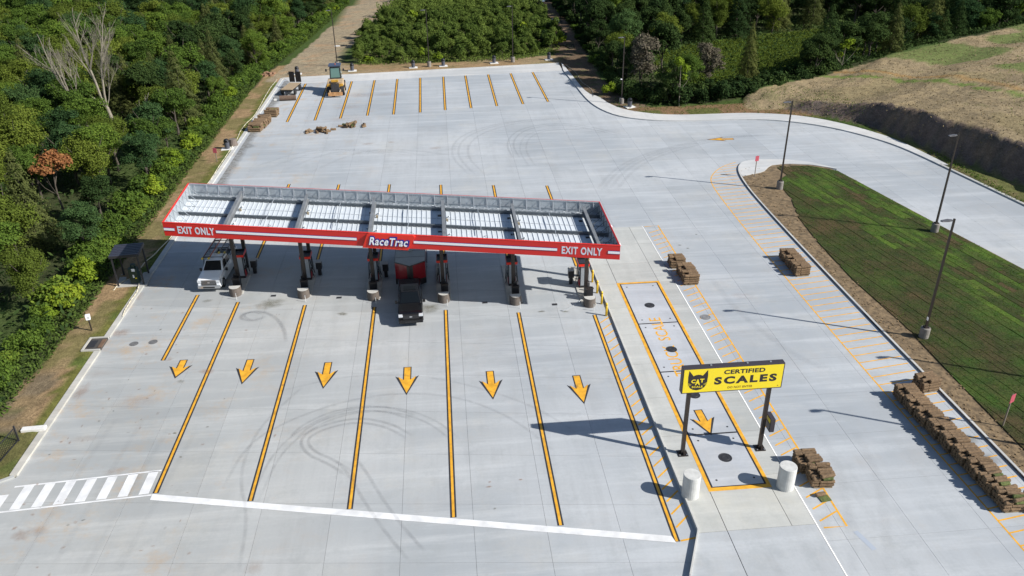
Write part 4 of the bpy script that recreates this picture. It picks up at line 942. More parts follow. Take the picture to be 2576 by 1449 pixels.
def ladder(label, x, y0, y1, z0, z1, wd, col, tip, grp):
    l = thing('ladder', label, 'ladder', (x, y0, z0), 0, grp); n = int((y1-y0)/.3)
    M = Matrix.Translation(wp.location) @ Matrix.Rotation(wp.rotation_euler.z, 4, 'Z') @ Matrix.Translation((x, y0, z0)); l.location = M.translation; l.rotation_euler = wp.rotation_euler
    for sx in (-1, 1): MB().add(*(lambda a: (a.v, a.f))(MB().cyl((sx*wd/2, 0, 0), (sx*wd/2, y1-y0, z1-z0), .05, n=4))).build('side_rail', col, l)
    for i in range(n):
        f = (i+.6)/n; MB().cyl((-wd/2, (y1-y0)*f, (z1-z0)*f), (wd/2, (y1-y0)*f, (z1-z0)*f), .034, n=5).build('rung', M_STEEL, l)
    for sx in (-1, 1): MB().box((sx*wd/2, .06, .01), (.14, .22, .14)).build('end_cap', tip, l)
ladder('orange-railed extension ladder on the left of the pickup roof rack', -.62, -.95, 3.6, 2.28, 2.38, .56, mat('orange_rail', (.42, .10, .045), .5), mat('yellow_cap', (.65, .45, .03), .5), 'ladders on the pickup rack')
ladder('grey-railed ladder with yellow feet on the right of the pickup roof rack', .50, .15, 3.9, 2.28, 2.38, .52, mat('grey_rail', (.17, .15, .13), .5), mat('yellow_cap', (.65, .45, .03), .5), 'ladders on the pickup rack')
bpk, h, yc1 = pickup('black pickup pulling the red enclosed trailer out from under the canopy', (-3.50, 59.35, 0), rad(2), M_TB, mat('black_chrome', (.03, .03, .032), .2, .6))
MB().box((0, (yc1+h)/2, 1.25), (1.60, h-yc1-.20, .06)).build('bed_cover', mat('bed_vinyl', (.02, .022, .026), .5), bpk)
MB().box((.15, -h+1.95, 1.62), (.24, .02, .12)).build('windshield_sticker', mat('mint_sticker', (.30, .72, .60), .3), bpk)
MB().box((0, yc1-1.0, 1.93), (1.0, .7, .012)).build('sunroof', M_GLS, bpk)
tr = thing('enclosed_trailer', 'red v-nosed enclosed cargo trailer with dark blue roof behind the black pickup', 'trailer', (-3.50, 66.4, 0), rad(0))
hw = 1.30; YN, Y0_, Y1_ = -4.25, -3.35, 3.6; z0, z1 = .62, 2.52
plan = [(0, YN), (hw, Y0_), (hw, Y1_), (-hw, Y1_), (-hw, Y0_)]
M_TRD = mat('trailer_red', (.20, .008, .014), .25, coat=.4); M_TRB = mat('trailer_black', (.012, .012, .014), .3); M_TRR = mat('trailer_roof', (.30, .33, .36), .5, .2, var=.06, nscale=1.5)
MB().prism(plan, z0, z1).build('body', M_TRD, tr)
q = [(.0, YN-.03), (hw+.02, Y0_-.01), (hw+.02, Y1_+.02), (-hw-.02, Y1_+.02), (-hw-.02, Y0_-.01)]
MB().prism(q, z0-.14, z0+.42).build('lower_band', M_TRB, tr); MB().prism(q, z1-.005, z1+.06).build('roof_trim', M_TRB, tr)
MB().prism([(x*.985, y*.985) for x, y in plan], z1+.061, z1+.075).build('roof', M_TRR, tr)
for y_ in (-2.45, -1.1, .25, 1.6, 2.8): MB().box((0, y_, z1+.08), (hw*1.9, .025, .012)).build('roof_seam', M_TRB, tr)
MB().box((.0, -1.1, z1+.13), (.42, .36, .12)).build('roof_vent', mat('vent_grey', (.33, .36, .38), .5), tr, bevel=.02)
for sx in (-1, 1):
    n_ = Vector((sx*(Y0_-YN)*-1, hw, 0)).normalized()
    MB().add([(sx*.01, YN-.035, z0+.42), (sx*.26, YN+.17-.035, z0+.42), (sx*.26, YN+.17-.035, z1-.01), (sx*.01, YN-.035, z1-.01)], [(0, 1, 2, 3)]).build('nose_strip', M_TRB, tr)
    for y_ in (.6, 1.5): wheel(tr, sx*1.22, y_, .36, .20, M_CHR)
    MB().box((sx*1.34, 1.05, .80), (.10, 2.1, .06)).build('fender', M_TRB, tr)
MB().tube([(-.6, Y0_, .50), (0, YN-1.1, .50), (.6, Y0_, .50)], .05, 6).build('tongue', M_TRB, tr)
MB().cyl((0, YN-.75, .15), (0, YN-.75, 1.0), .04, n=8).build('jack', M_GALV, tr); MB().tube([(.18, YN-.5, .5), (.22, YN-.45, 1.05), (.34, YN-.45, 1.2), (.34, YN-.5, .7)], .03, 5).build('jack_crank', mat('rusty_steel', (.25, .14, .09), .6), tr)
MB().cyl((.45, Y0_-.55, .55), (.45, Y0_-.25, .62), .16, n=10).build('tank', mat('pale_grey', (.34, .34, .34), .6), tr)

# ================================================================== scale sign, cylinders
sg = thing('scale_sign', 'yellow certified scales sign on two dark posts at the exit of the truck scale', 'sign', (16.23, 38.63, .12))
M_SY = mat('sign_yellow', (.82, .64, .02), .35); M_SK = mat('sign_black', (.022, .018, .02), .5)
ZT, ZB = 6.46, 4.70
for sx in (-1, 1):
    MB().box((sx*2.47, 0, ZB/2+.1), (.22, .22, ZB+.2)).build('post', BZ, sg, bevel=.01)
    pl = MB().box((sx*2.47, 0, .02), (.62, .62, .04)).build('base_plate', BZ, sg)
    for ax, ay in ((-.22, -.22), (.22, -.22), (-.22, .22), (.22, .22)): MB().cyl((sx*2.47+ax, ay, .04), (sx*2.47+ax, ay, .10), .03, n=6).build('bolt', M_GALV, pl)
    for a_ in range(4):
        c_, s_ = math.cos(a_*math.pi/2), math.sin(a_*math.pi/2); MB().add([(sx*2.47+c_*.11, s_*.11, .04), (sx*2.47+c_*.27, s_*.27, .04), (sx*2.47+c_*.11, s_*.11, .30)], [(0, 1, 2)]).build('gusset', BZ, pl)
SX0, SX1 = -3.02, 3.12
MB().box(((SX0+SX1)/2, .0, (ZT+ZB)/2), (SX1-SX0, .42, ZT-ZB)).build('cabinet', mat('cabinet_brown', (.045, .038, .045), .45), sg, bevel=.02)
MB().box(((SX0+SX1)/2, -.216, (ZT+ZB)/2), (SX1-SX0-.14, .012, ZT-ZB-.14)).build('face_panel', M_SY, sg)
for xx in (-1.3, .9, 2.3): MB().box((xx, .02, ZT+.02), (.10, .08, .05)).build('lifting_eye', M_GALV, sg)
def ST(x, z, o=.224): return Matrix.Translation((x, -o, z)) @ Matrix.Rotation(math.pi/2, 4, 'X')
def stext(body, x0, x1, zb, zt, m, bold, o=.224, spacing=1.05):
    me_, w_, h_ = text_mesh(body, 1., .003, bold, spacing=spacing); me_.transform(Matrix.Diagonal(((x1-x0)/w_, (zt-zb)/h_, 1, 1))); place_text(me_, ST(x0, zb, o), m, 'letter', sg)
stext('CERTIFIED', -.55, 1.95, 5.93, 6.24, M_SK, .035); stext('SCALES', -1.08, 2.72, 5.23, 5.77, M_SK, .05, spacing=1.3); stext('DO NOT ENTER', -.22, 1.30, 4.90, 5.05, mat('sign_brown', (.20, .11, .01), .5), .02)
cat = [(-1.02, 0), (-.98, -.22), (-.86, -.42), (-.66, -.56), (-.40, -.62), (-.14, -.56), (.06, -.42), (.18, -.22), (.22, 0), (.24, .45), (.20, .90), (-.10, .48), (-.25, .55), (-.40, .57), (-.55, .55), (-.70, .48), (-1.0, .90), (-1.04, .45)]
mb = MB().prism([(x*.93-1.72, z*.93+5.49) for x, z in cat], 0, .004); mb.v = [(v[0], -.2225-v[2], v[1]) for v in mb.v]; mb.build('cat_head_emblem', M_SK, sg)
stext('C', -2.48, -2.22, 5.44, 5.70, M_SY, .04, .230); stext('A', -2.24, -1.94, 5.30, 5.70, M_SY, .045, .232); stext('T', -1.96, -1.70, 5.46, 5.72, M_SY, .04, .230); stext('SCALE', -2.42, -1.76, 5.10, 5.23, M_SY, .02, .230)
for sx, x0 in ((-1, -2.42), (1, -1.76)):
    for dz in (-.04, 0, .04): MB().add([(x0, -.231, 5.34+dz*.5), (x0+sx*.24, -.231, 5.34+dz*2.2-.02), (x0+sx*.24, -.231, 5.37+dz*2.2-.02)], [(0, 1, 2)]).build('whisker', M_SY, sg)
MB().cyl((2.86, -.223, 4.89), (2.86, -.227, 4.89), .035, n=10).build('trade_mark_dot', MATS['sign_brown'], sg)
sb = MB().box((2.85, -.05, 2.05), (.30, .85, .95)).build('side_cabinet', mat('cabinet_brown', (.045, .038, .045), .45), sg, bevel=.02)
sb2 = MB().add([(2.69, -.42, 2.20), (2.69, .30, 2.20), (2.69, .30, 2.47), (2.69, -.42, 2.47)], [(0, 3, 2, 1)]); sb2.v = [(v[0], v[1], v[2]) for v in sb2.v]; sb2.build('yellow_label', M_SY, sb)
MB().add([(2.69, -.42, 1.66), (2.69, .30, 1.66), (2.69, .30, 2.12), (2.69, -.42, 2.12)], [(0, 3, 2, 1)]).build('grey_label', mat('sign_grey', (.16, .16, .17), .4), sb)
for (x, y_, lb) in ((13.18, 34.95, 'white concrete guard cylinder at the left front corner of the truck scale'), (18.92, 35.05, 'white concrete guard cylinder at the truck scale corner, nearest the sod rolls')):
    o = MB().lathe([(.50, 0), (.50, 1.56), (.485, 1.585), (.0, 1.59)], n=28).build('guard_cylinder', mat('grey_white_concrete', (.52, .52, .50), .85, var=.12, nscale=3, bump=.3), smooth=False); tag(o, lb, 'concrete bollard', 'white concrete cylinders', loc=(x, y_, .10))

# ================================================================== light poles, signs, bins
def light_pole(label, x, y_, z=.1, hgt=9.9, head=math.pi, extra=0):
    p = thing('light_pole', label, 'light pole', (x, y_, z), 0, 'dark parking lot light poles')
    MB().lathe([(.36, -.3), (.36, .86), (.33, .90)], n=18).build('concrete_base', mat('grey_pier', (.22, .20, .18), .85, var=.2, nscale=5), p)
    MB().box((0, 0, .96), (.34, .34, .12)).build('base_cover', BZ, p)
    MB().add(*(lambda a: (a.v, a.f))(MB().cyl((0, 0, .95), (0, 0, hgt), .11, .085, n=4))).build('pole', BZ, p)
    c_, s_ = math.cos(head), math.sin(head)
    hd = MB().add([(c_*a-s_*b, s_*a+c_*b, hgt-.16+zz) for a, b, zz in ((.15, -.08, 0), (.15, .08, 0), (.45, .17, 0), (.95, .15, 0), (1.02, 0, 0), (.95, -.15, 0), (.45, -.17, 0), (.15, -.08, .1), (.15, .08, .1), (.45, .15, .12), (.93, .12, .06), (.98, 0, .05), (.93, -.12, .06), (.45, -.15, .12))],
                   [(6, 5, 4, 3, 2, 1, 0), (7, 8, 9, 10, 11, 12, 13)]+[(i, (i+1) % 7, 7+(i+1) % 7, 7+i) for i in range(7)]).build('lamp_head', mat('lamp_grey', (.10, .10, .11), .45), p)
    if extra == 1:
        MB().box((-.14, -.12, 1.75), (.02, .18, .26)).build('white_tag', M_WPL, p)
    if extra == 2: MB().cyl((-.3, 0, 3.7), (-.08, 0, 3.7), .10, n=8).build('camera', M_WPL, p)
light_pole('nearest light pole on the grass island, with a small white tag', 35.92, 50.1, extra=1)
light_pole('light pole on the far side of the grass island beside the road', 47.55, 68.8, z=.12, hgt=9.9)
light_pole('light pole near the rounded tip of the grass island', 37.06, 82.0, z=.12)
light_pole('light pole in front of the dark wood beside the far right kerb', 27.1, 119.4, extra=2)
light_pole('light pole behind the loader at the far left edge of the pavement', -18.6, 151.3, z=.15)
light_pole('light pole in front of the left half of the thicket', -1.93, 148.8, z=.15)
light_pole('light pole in front of the right half of the thicket', 13.4, 150.3, z=.15)
light_pole('light pole just outside the right edge of the view, seen by its shadow', 37.3, 36.2)
light_pole('light pole far outside the right edge of the view, seen by its shadow', 44.9, 42.0)
def small_sign(label, x, y_, z, hgt, rz, wood=False):
    p = thing('notice_sign', label, 'sign', (x, y_, z), rz, 'small red notice signs')
    MB().box((0, 0, hgt/2-.15), (.07, .07, hgt+.3)).build('post', mat('grey_post', (.20, .17, .14), .7) , p)
    o = MB().box((0, -.05, hgt-.32), (.48, .02, .62)).build('panel', mat('faded_red', (.42, .08, .11), .5, var=.25, nscale=8), p)
small_sign('small faded red sign on a post near the right edge of the picture', 35.1, 39.1, .1, 2.55, rad(25))
small_sign('small faded red sign on a post at the tip of the island', 35.7, 86.1, .1, 2.55, rad(15))
small_sign('small red sign on a short post beside the left dirt track', -28.4, 99.6, .13, 1.8, rad(-10))
def trash_can(label, x, y_, rz=0., lid_=True):
    p = thing('trash_can', label, 'trash can', (x, y_, .13), rz, 'grey trash cans on concrete pads')
    MB().box((0, 0, .02), (1.5, 1.2, .12)).build('pad', M_WCONC, p)
    MB().lathe([(.30, .08), (.34, .9), (.35, .95)], n=14).build('barrel', mat('slate_plastic', (.075, .08, .10), .5), p)
    if lid_: MB().lathe([(.37, .95), (.36, 1.05), (.28, 1.28), (.12, 1.38)], n=14).build('lid', M_BKP, p); MB().box((.0, -.30, 1.12), (.3, .12, .2)).build('flap', M_GLS, p)
    else: MB().lathe([(.31, .955), (.30, .96)], n=14).build('mouth', M_BKP, p)
cl = ['trash can nearest the far left corner behind the flat trailer', 'trash can just right of the loader on the far verge', 'left one of the trash cans by the pole before the thicket', 'trash can just right of the pole before the thicket', 'trash can left of the pole in front of the right thicket', 'trash can nearest the far right corner of the pavement']
for (x, y_), l in zip(((-25.1, 146.0), (-15.6, 147.1), (-4.8, 148.0), (.6, 148.5), (9.9, 149.6), (20.2, 150.9)), cl): trash_can(l, x, y_+.3, rad(4))
trash_can('lone trash can beside the small red sign on the left track', -28.2, 104.7, .1); trash_can('trash can beside the light pole before the dark wood', 27.9, 117.3, .3)
o = MB().lathe([(.62, 0), (.50, .5), (.46, .9)], n=14).build('manhole_riser', mat('weathered_riser', (.16, .13, .11), .9)); tag(o, 'weathered concrete manhole riser beside the left track', 'manhole riser', loc=(-27.75, 106.2, .1))
MI = mat('dark_iron', (.05, .05, .055), .6, .5)
lid(-24.97, 56.18, .34, .001, label='left one of two iron lids near the curb inlet', m=mat('worn_iron', (.16, .16, .16), .7, .3)); lid(-23.55, 56.3, .34, .001, label='right one of two iron lids near the curb inlet', m=MATS['worn_iron'])
lid(20.35, 55.2, .42, .010, label='grey round lid in the hatched strip right of the truck scale', m=mat('pale_iron', (.22, .22, .22), .7, .2))
# curb inlet
ci = thing('curb_inlet', 'concrete storm drain inlet notched into the left kerb', 'drain inlet', (-27.5, 56.25, 0))
MB().bx(-1.1, .3, .85, .98, -.02, .22).build('side_wall', M_CURB, ci); MB().bx(-1.1, .3, -1.0, -.87, -.02, .22).build('side_wall', M_CURB, ci); MB().bx(-1.1, -.95, -.87, .85, -.02, .22).build('back_wall', M_CURB, ci)
for o in ci.children: set_tone(o.data, 1.05)
MB().bx(-.95, .3, -.87, .85, -.03, .145).build('inlet_floor', mat('inlet_dark', (.06, .055, .05), .9), ci)
MB().bx(-.9, -.3, -.5, .5, .147, .18).build('iron_grate', MI, ci); MB().bx(.0, .3, -.6, .6, .147, .20).build('mud', mat('mud_brown', (.13, .08, .05), .95, var=.3), ci)
# post box
wb = thing('utility_box', 'white box on a dark post beside the left verge', 'utility box', (-28.9, 58.4, .1), .3)
MB().box((0, 0, .55), (.10, .10, 1.1)).build('post', BZ, wb); MB().box((0, 0, 1.30), (.34, .30, .42)).build('box', M_WPL, wb, bevel=.02); MB().box((.05, -.156, 1.30), (.16, .01, .2)).build('window', mat('grey_lid', (.45, .46, .47), .4), wb)
# hoses and pipes along the left kerb
def hose(label, pts, r, m, z=.2):
    P_ = smooth_pts(pts, 2); c = P_[0]; o = MB().tube([(p.x-c.x, p.y-c.y, .03*math.sin(i*1.7)) for i, p in enumerate(P_)], r, 6).build('pipe', m, smooth=True); tag(o, label, 'pipe', loc=(c.x, c.y, z))
M_CRM = mat('cream_pipe', (.58, .53, .40), .6)
hose('cream pipe snaking along the far left kerb past the sod rolls', [(-28.0, 142.5), (-28.2, 136), (-27.9, 128), (-27.55, 120), (-28.3, 114), (-27.7, 108), (-27.75, 100), (-27.6, 92), (-27.8, 84)], .045, M_CRM)
hose('cream pipe curving from the canopy corner round the shelter pad', [(-27.6, 77), (-28.0, 73), (-28.6, 70), (-28.4, 68.5)], .045, M_CRM)
hose('pale pipe bending across the verge before the shelter', GP((350, 715), (352, 700), (350, 735), (320, 775), (310, 800)), .045, M_CRM); hose('pale pipe running left from the shelter pad', GP((352, 698), (330, 705), (305, 715), (287, 735)), .045, M_CRM)
hose('thin cable loop by the far right kerb', [(22.6, 146), (23.6, 140), (23.2, 134), (24.2, 128), (23.6, 124)], .04, mat('pale_cable', (.30, .27, .22), .7))
# shelter
sh = thing('equipment_shelter', 'small dark metal shelter with ribbed roof beside the left kerb', 'shelter', (-28.4, 67.3, .1), rad(6))
MB().bx(-1.35, 1.35, -1.35, 1.35, -.05, .06).build('pad', M_ISL, sh)
M_SHD = mat('shelter_black', (.022, .022, .026), .45)
for sx in (-1.05, 1.05):
    for sy in (-1.1, 1.1): MB().box((sx, sy, 1.5), (.13, .13, 3.0)).build('post', M_SHD, sh)
MB().bx(-1.22, 1.22, -1.27, 1.27, 2.80, 3.0).build('roof_frame', M_SHD, sh, bevel=.01)
for i in range(7): MB().bx(-1.2, 1.2, -1.24+i*.36, -1.24+i*.36+.26, 3.003, 3.06).build('roof_rib', mat('roof_slate', (.034, .036, .052), .45), sh)
eq = thing('green_machine', 'dark green cabinet machine standing on the pad under the shelter', 'equipment', (-28.0, 66.7, .16))
MG = mat('dark_green', (.012, .035, .025), .45); MB().box((0, 0, .75), (.75, .6, 1.4)).build('cabinet', MG, eq, bevel=.03); MB().cyl((0, .1, 1.45), (0, .1, 1.75), .22, n=12).build('motor', MG, eq)
MB().box((.1, -.31, 1.35), (.28, .02, .25)).build('white_label', M_WPL, eq); MB().box((0.02, -.31, .75), (.13, .02, .28)).build('white_label', M_WPL, eq); MB().box((.2, -.31, .55), (.12, .02, .12)).build('yellow_label', M_SY, eq)
# fence, low wall and parked vehicle at the lower left
fn = thing('picket_fence', 'black metal picket fence at the lower left corner', 'fence', (-28.5, 44.4, .1), 0)
Lf = 7.0; n_ = 46; fd = Vector((-.10, -1, 0)).normalized()
for i in range(n_+1):
    p = fd*(Lf*i/n_); MB().cyl((p.x, p.y, .06), (p.x, p.y, 1.12), .016, n=4).build('picket', M_SHD, fn)
for z in (.12, 1.08): MB().cyl((0, 0, z), fd*Lf+Vector((0, 0, z)), .03, n=4).build('rail', M_SHD, fn)
for i in range(4): p = fd*(Lf*i/3); MB().box((p.x, p.y, .6), (.09, .09, 1.25)).build('post', M_SHD, fn)
o = MB().box((0, 0, .1), (1.5, .42, .28), rz=.05).build('concrete_beam', M_WCONC, bevel=.02); tag(o, 'short pale concrete beam between fence and left kerb', 'concrete beam', loc=(-28.1+.1, 45.5, .08))
cr, h_, _y = pickup('dark vehicle mostly out of view behind the black picket fence', (-31.1, 42.0, .1), rad(176), mat('navy_car_paint', (.012, .016, .03), .15, coat=1.), M_CHR)
cr['category'] = 'vehicle'; cr.name = 'parked_vehicle'

# ================================================================== far left machines
ld = thing('wheel_loader', 'yellow and tan wheel loader parked across the far parking rows', 'loader', (-16.85, 132.2, 0), rad(2)); ld.scale = (1.15, 1.15, 1.25)
M_LY = mat('loader_yellow', (.48, .26, .03), .55, var=.35, nscale=3); M_LT = mat('loader_tan', (.42, .31, .19), .7, var=.3, nscale=3)
MB().box((0, .1, 1.30), (2.15, 2.3, .85)).build('hood', M_LT, ld, bevel=.06)
MB().box((0, -1.1, 1.25), (2.2, .18, .45)).build('yellow_band', M_LY, ld)
MB().box((0, -1.35, 1.05), (1.0, 1.1, .95)).build('engine', mat('engine_black', (.03, .03, .032), .5, var=.4, nscale=9), ld, bevel=.04)
for sx in (-.42, .42): MB().tube([(sx, -.9, 1.6), (sx*1.25, -1.5, 1.5), (sx*1.3, -1.95, .8)], .05, 6).build('hydraulic_hose', M_RUBR, ld)
MB().box((0, -1.0, 1.85), (.95, .5, .22)).build('lift_crossbar', M_LY, ld, bevel=.03)
for sx in (-1, 1):
    MB().box((sx*.70, -1.55, .75), (.14, 1.3, .22)).build('lift_arm', M_LT, ld)
    wheel(ld, sx*.95, -.95, .62, .48, M_LT); wheel(ld, sx*.95, 1.7, .66, .5, M_LT)
MB().box((0, -2.15, .42), (1.95, .30, .42)).build('front_frame', mat('loader_orange', (.42, .22, .09), .65, var=.3), ld, bevel=.03)
cb = MB().add([(-.80, .8, 1.7), (.80, .8, 1.7), (.80, 2.3, 1.7), (-.80, 2.3, 1.7), (-.70, 1.0, 3.25), (.70, 1.0, 3.25), (.70, 2.2, 3.25), (-.70, 2.2, 3.25)], [(3, 2, 1, 0), (0, 1, 5, 4), (1, 2, 6, 5), (2, 3, 7, 6), (3, 0, 4, 7), (4, 5, 6, 7)]).build('cab', M_BKP, ld, bevel=.03)
MGG = mat('green_glass', (.10, .19, .18), .1, spec=.7)
MB().add([(-.64, .80, 1.88), (.64, .80, 1.88), (.57, .96, 3.1), (-.57, .96, 3.1)], [(0, 1, 2, 3)]).build('window', MGG, cb); MB().add([(-.80, 1.0, 1.9), (-.80, 2.1, 1.9), (-.73, 2.05, 3.1), (-.73, 1.1, 3.1)], [(0, 3, 2, 1)]).build('window', MGG, cb); MB().add([(.80, 1.0, 1.9), (.80, 2.1, 1.9), (.73, 2.05, 3.1), (.73, 1.1, 3.1)], [(0, 1, 2, 3)]).build('window', MGG, cb)
MB().box((0, 1.55, 3.36), (1.7, 1.6, .18)).build('roof', mat('roof_navy', (.05, .07, .12), .5), ld, bevel=.05); MB().cyl((.1, 1.2, 3.45), (.1, 1.2, 3.6), .06, n=8).build('beacon', mat('orange_lens', (.6, .12, .02), .3), ld)
for sx in (-1, 1): MB().box((sx*1.2, .8, 2.85), (.22, .06, .32)).build('mirror', M_BKP, ld); MB().cyl((sx*.8, .9, 2.9), (sx*1.2, .8, 2.9), .02, n=5).build('mirror_arm', M_BKP, ld)
ft = thing('flatbed_trailer', 'tan-decked flat equipment trailer with upright black ramps in the far left corner', 'trailer', (-24.3, 134.0, 0), rad(-9)); ft.scale = (.85, 1, 1)
MB().box((0, 0, .98), (2.2, 4.6, .12)).build('deck', mat('plywood_deck', (.33, .25, .16), .85, var=.12, nscale=3), ft)
for sx in (-1, 1): MB().box((sx*1.13, 0, .90), (.08, 4.7, .16)).build('side_rail', M_BKP, ft)
MB().box((0, -2.3, .86), (2.1, .12, .2)).build('front_rail', M_BKP, ft)
for i in range(6): MB().box((-.9+i*.36, -2.35, .72), (.06, .06, .30)).build('stake_pocket', M_BKP, ft)
for sx in (-1, 1):
    for y_ in (-1.3, 1.3): wheel(ft, sx*1.22, y_, .48, .30, M_BKP)
    rp_ = MB(); 
    for i in range(9): rp_.box((sx*.62, 2.55, 1.15+i*.19), (1.0, .05, .13))
    rp_.build('ramp_slats', M_BKP, ft, kind='stuff'); MB().box((sx*.62, 2.60, 1.92), (1.06, .04, 1.7)).build('ramp', mat('ramp_black', (.012, .012, .018), .5), ft)
MB().tube([(-.8, -2.3, .6), (0, -3.4, .55), (.8, -2.3, .6)], .07, 6).build('tongue', M_BKP, ft); MB().cyl((0, -3.3, .3), (0, -3.3, .9), .06, n=8).build('jack', M_GALV, ft)
br = thing('sweeper_broom', 'long brown roller broom lying in front of the flat trailer', 'broom', (-24.1, 128.9, .42), rad(4))
MB().cyl((-1.25, 0, 0), (1.25, 0, 0), .40, n=16).build('brush_roller', mat('brown_bristle', (.13, .085, .06), .9, var=.4, nscale=14, bump=1.), br); MB().box((-1.7, .0, -.2), (.9, .25, .25)).build('bracket', M_WCONC, br); MB().tube([(-2.1, .1, -.2), (-2.3, .5, .1)], .05, 6).build('arm', M_BKP, br)

# ================================================================== sod rolls
M_ROLL = mat('sod_soil', (.165, .108, .060), .95, var=.3, nscale=7, bump=.8, bscale=18, obj_var=.16); M_ROLLG = mat('sod_green', (.10, .12, .035), .95, var=.35, nscale=8, bump=.8, bscale=18, obj_var=.2)
def roll_mesh(seed, m, ln=.60, r=.125):
    rr = random.Random(seed); mb = MB(); n = 10; xs_ = [-ln/2, -ln/2+.03, -.1, .1, ln/2-.03, ln/2]; vs = []
    for j, x in enumerate(xs_):
        for i in range(n):
            a = 2*math.pi*i/n; q = r*(1+rr.uniform(-.10, .10))*(.86 if j in (0, 5) else 1); vs.append((x+rr.uniform(-.015, .015), q*1.06*math.cos(a), q*.92*math.sin(a)))
    fs = [(j*n+i, j*n+(i+1) % n, (j+1)*n+(i+1) % n, (j+1)*n+i) for j in range(5) for i in range(n)] + [tuple(range(n-1, -1, -1)), tuple(5*n+i for i in range(n))]
    return mb.add(vs, fs).mesh('sod_roll', m)
RM = [roll_mesh(i, M_ROLL) for i in range(5)]; RG = [roll_mesh(20+i, M_ROLLG) for i in range(2)]; RL = [roll_mesh(40+i, M_ROLL, .88) for i in range(3)]; RS = [roll_mesh(50+i, M_ROLL, .44) for i in range(3)]
M_PAL = mat('pallet_wood', (.24, .18, .11), .9, var=.3)
PB = MB()
for y_ in (-.5, 0, .5): PB.box((0, y_, .05), (1.1, .09, .09))
PB2 = [MB().box((x, 0, .11), (.10, 1.15, .02)) for x in (-.5, -.25, 0, .25, .5)]
palm = PB.mesh('bearer', M_PAL)
def sod_pallet(label, loc, rz, group, layers=4, green=0., messy=0.):
    p = thing('sod_pallet', label, 'sod pallet', loc, rz, group); rr = random.Random(sum(map(ord, label)))
    inst('bearers', palm, p)
    for ly in range(layers):
        rr_ = ly/ max(layers-1, 1); top = ly == layers-1; z = .125+.115+ly*.222
        for k in range(5):
            y_ = -.48+k*.24+rr.uniform(-.015, .015); jit = rr.uniform(-.03, .03)
            ends = ((-.50, RS), (.18, RL))
            for cx_, R_ in ends:
                if top and cx_ < 0 and k in (0, 1, 2) and rr.random() < .75: continue
                g = rr.random() < green
                ry = rr.uniform(-.03, .03); rzz = rr.uniform(-.03, .03) + (rr.uniform(-.35, .35)*messy if top else 0)
                inst('sod_roll', rr.choice(RG if (g and cx_ > 0) else R_), p, (cx_+jit+rr.uniform(-.02, .02), y_, z+rr.uniform(-.008, .008)), (rr.uniform(0, 6), ry, rzz))
    return p
yy = [32.15, 33.45, 34.75, 36.05, 37.35, 38.65, 39.95, 41.25, 42.5]
order = ['nearest', 'second nearest', 'third nearest', 'fourth nearest', 'middle', 'fourth from the far end', 'third from the far end', 'second from the far end', 'farthest']
for k, y_ in enumerate(yy): sod_pallet('brown sod rolls, '+['nearest stack', 'second stack', 'third stack', 'fourth stack', 'fifth stack', 'sixth stack', 'seventh stack', 'eighth stack', 'farthest stack'][k]+' of the long row by the right kerb', (31.0-.045*(y_-32)+random.uniform(-.05, .05), y_+.15, .0), rad(random.uniform(-3, 3)), 'long row of sod stacks by the right kerb', green=.0 if k > 1 else .08, messy=.6 if k < 3 else .2)
sod_pallet('brown sod rolls stacked against the kerb at the far end of the long row', (32.6, 43.85, 0), rad(8), 'sod stacks by the right kerb')
sod_pallet('ragged short stack of sod rolls at the near right end of the long row', (32.6, 32.0, 0), rad(-6), 'sod stacks by the right kerb', 3, .4, 1.)
for k, y_ in enumerate((61.6, 62.95, 64.35)): sod_pallet(['nearest', 'middle', 'farthest'][k]+' of three sod stacks on the island-side hatching', (31.05-.0*k, y_+.2, 0), rad(random.uniform(-3, 3)), 'three sod stacks by the grass island')
for k, y_ in enumerate((61.1, 62.5, 64.4)): sod_pallet(['nearest', 'middle', 'farthest'][k]+' of three sod stacks right of the truck scale entry', (20.75+(.1 if k < 2 else -.2), y_+.2, 0), rad(random.uniform(-3, 3)), 'three sod stacks beside the truck scale')
sod_pallet('ragged greenish sod stack, nearer of two beside the right guard cylinder', (21.2, 35.35, 0), rad(-4), 'two sod stacks beside the guard cylinder', 4, .16, 1.); sod_pallet('brown sod stack, farther of two beside the right guard cylinder', (20.95, 36.7, 0), rad(2), 'two sod stacks beside the guard cylinder', 4, .05, .4)
lr = thing('loose_sod_roll', 'single half-unrolled piece of sod on the hatching beside the near stack', 'sod roll', (20.75, 34.05, .0), rad(8))
inst('sod_roll', RM[0], lr, (0, .15, .13)); MB().box((.1, -.12, .03), (.62, .5, .05)).build('turf_sheet', M_ROLLG, lr)
for k, (x, y_) in enumerate(((-26.0, 112.9), (-25.7, 114.6), (-25.5, 116.4), (-25.0, 120.2))): 
    p = sod_pallet(['nearest', 'second', 'third', 'farthest'][k]+' stack of greenish sod rolls along the far left kerb', (x, y_, 0), rad(-4), 'sod stacks along the far left kerb', 4, .15, .4); p.scale = (1.35, 1.35, 1.1)
def heap(label, x, y_, n_):
    p = thing('sod_heap', label, 'sod heap', (x, y_, 0)); rr = random.Random(n_)
    for i in range(n_):
        a = rr.uniform(0, 6.3); d_ = rr.uniform(0, 1.7) * (1 if i > n_//3 else .4); z = .14 if d_ > .8 else .14+.2*(i % 3)
        s_ = rr.uniform(1.1, 1.5); inst('sod_roll', rr.choice(RG[:1]+RM+RL), p, (d_*math.cos(a)*1.4, d_*math.sin(a)*.6, z), (rr.uniform(0, 6), rr.uniform(-.2, .2), rr.uniform(-1.5, 1.5)), (s_, s_, s_))
heap('scattered heap of sod rolls, left of two in the middle of the far pavement', -16.6, 111.2, 20); heap('scattered heap of sod rolls, right of two in the middle of the far pavement', -12.7, 113.0, 24)
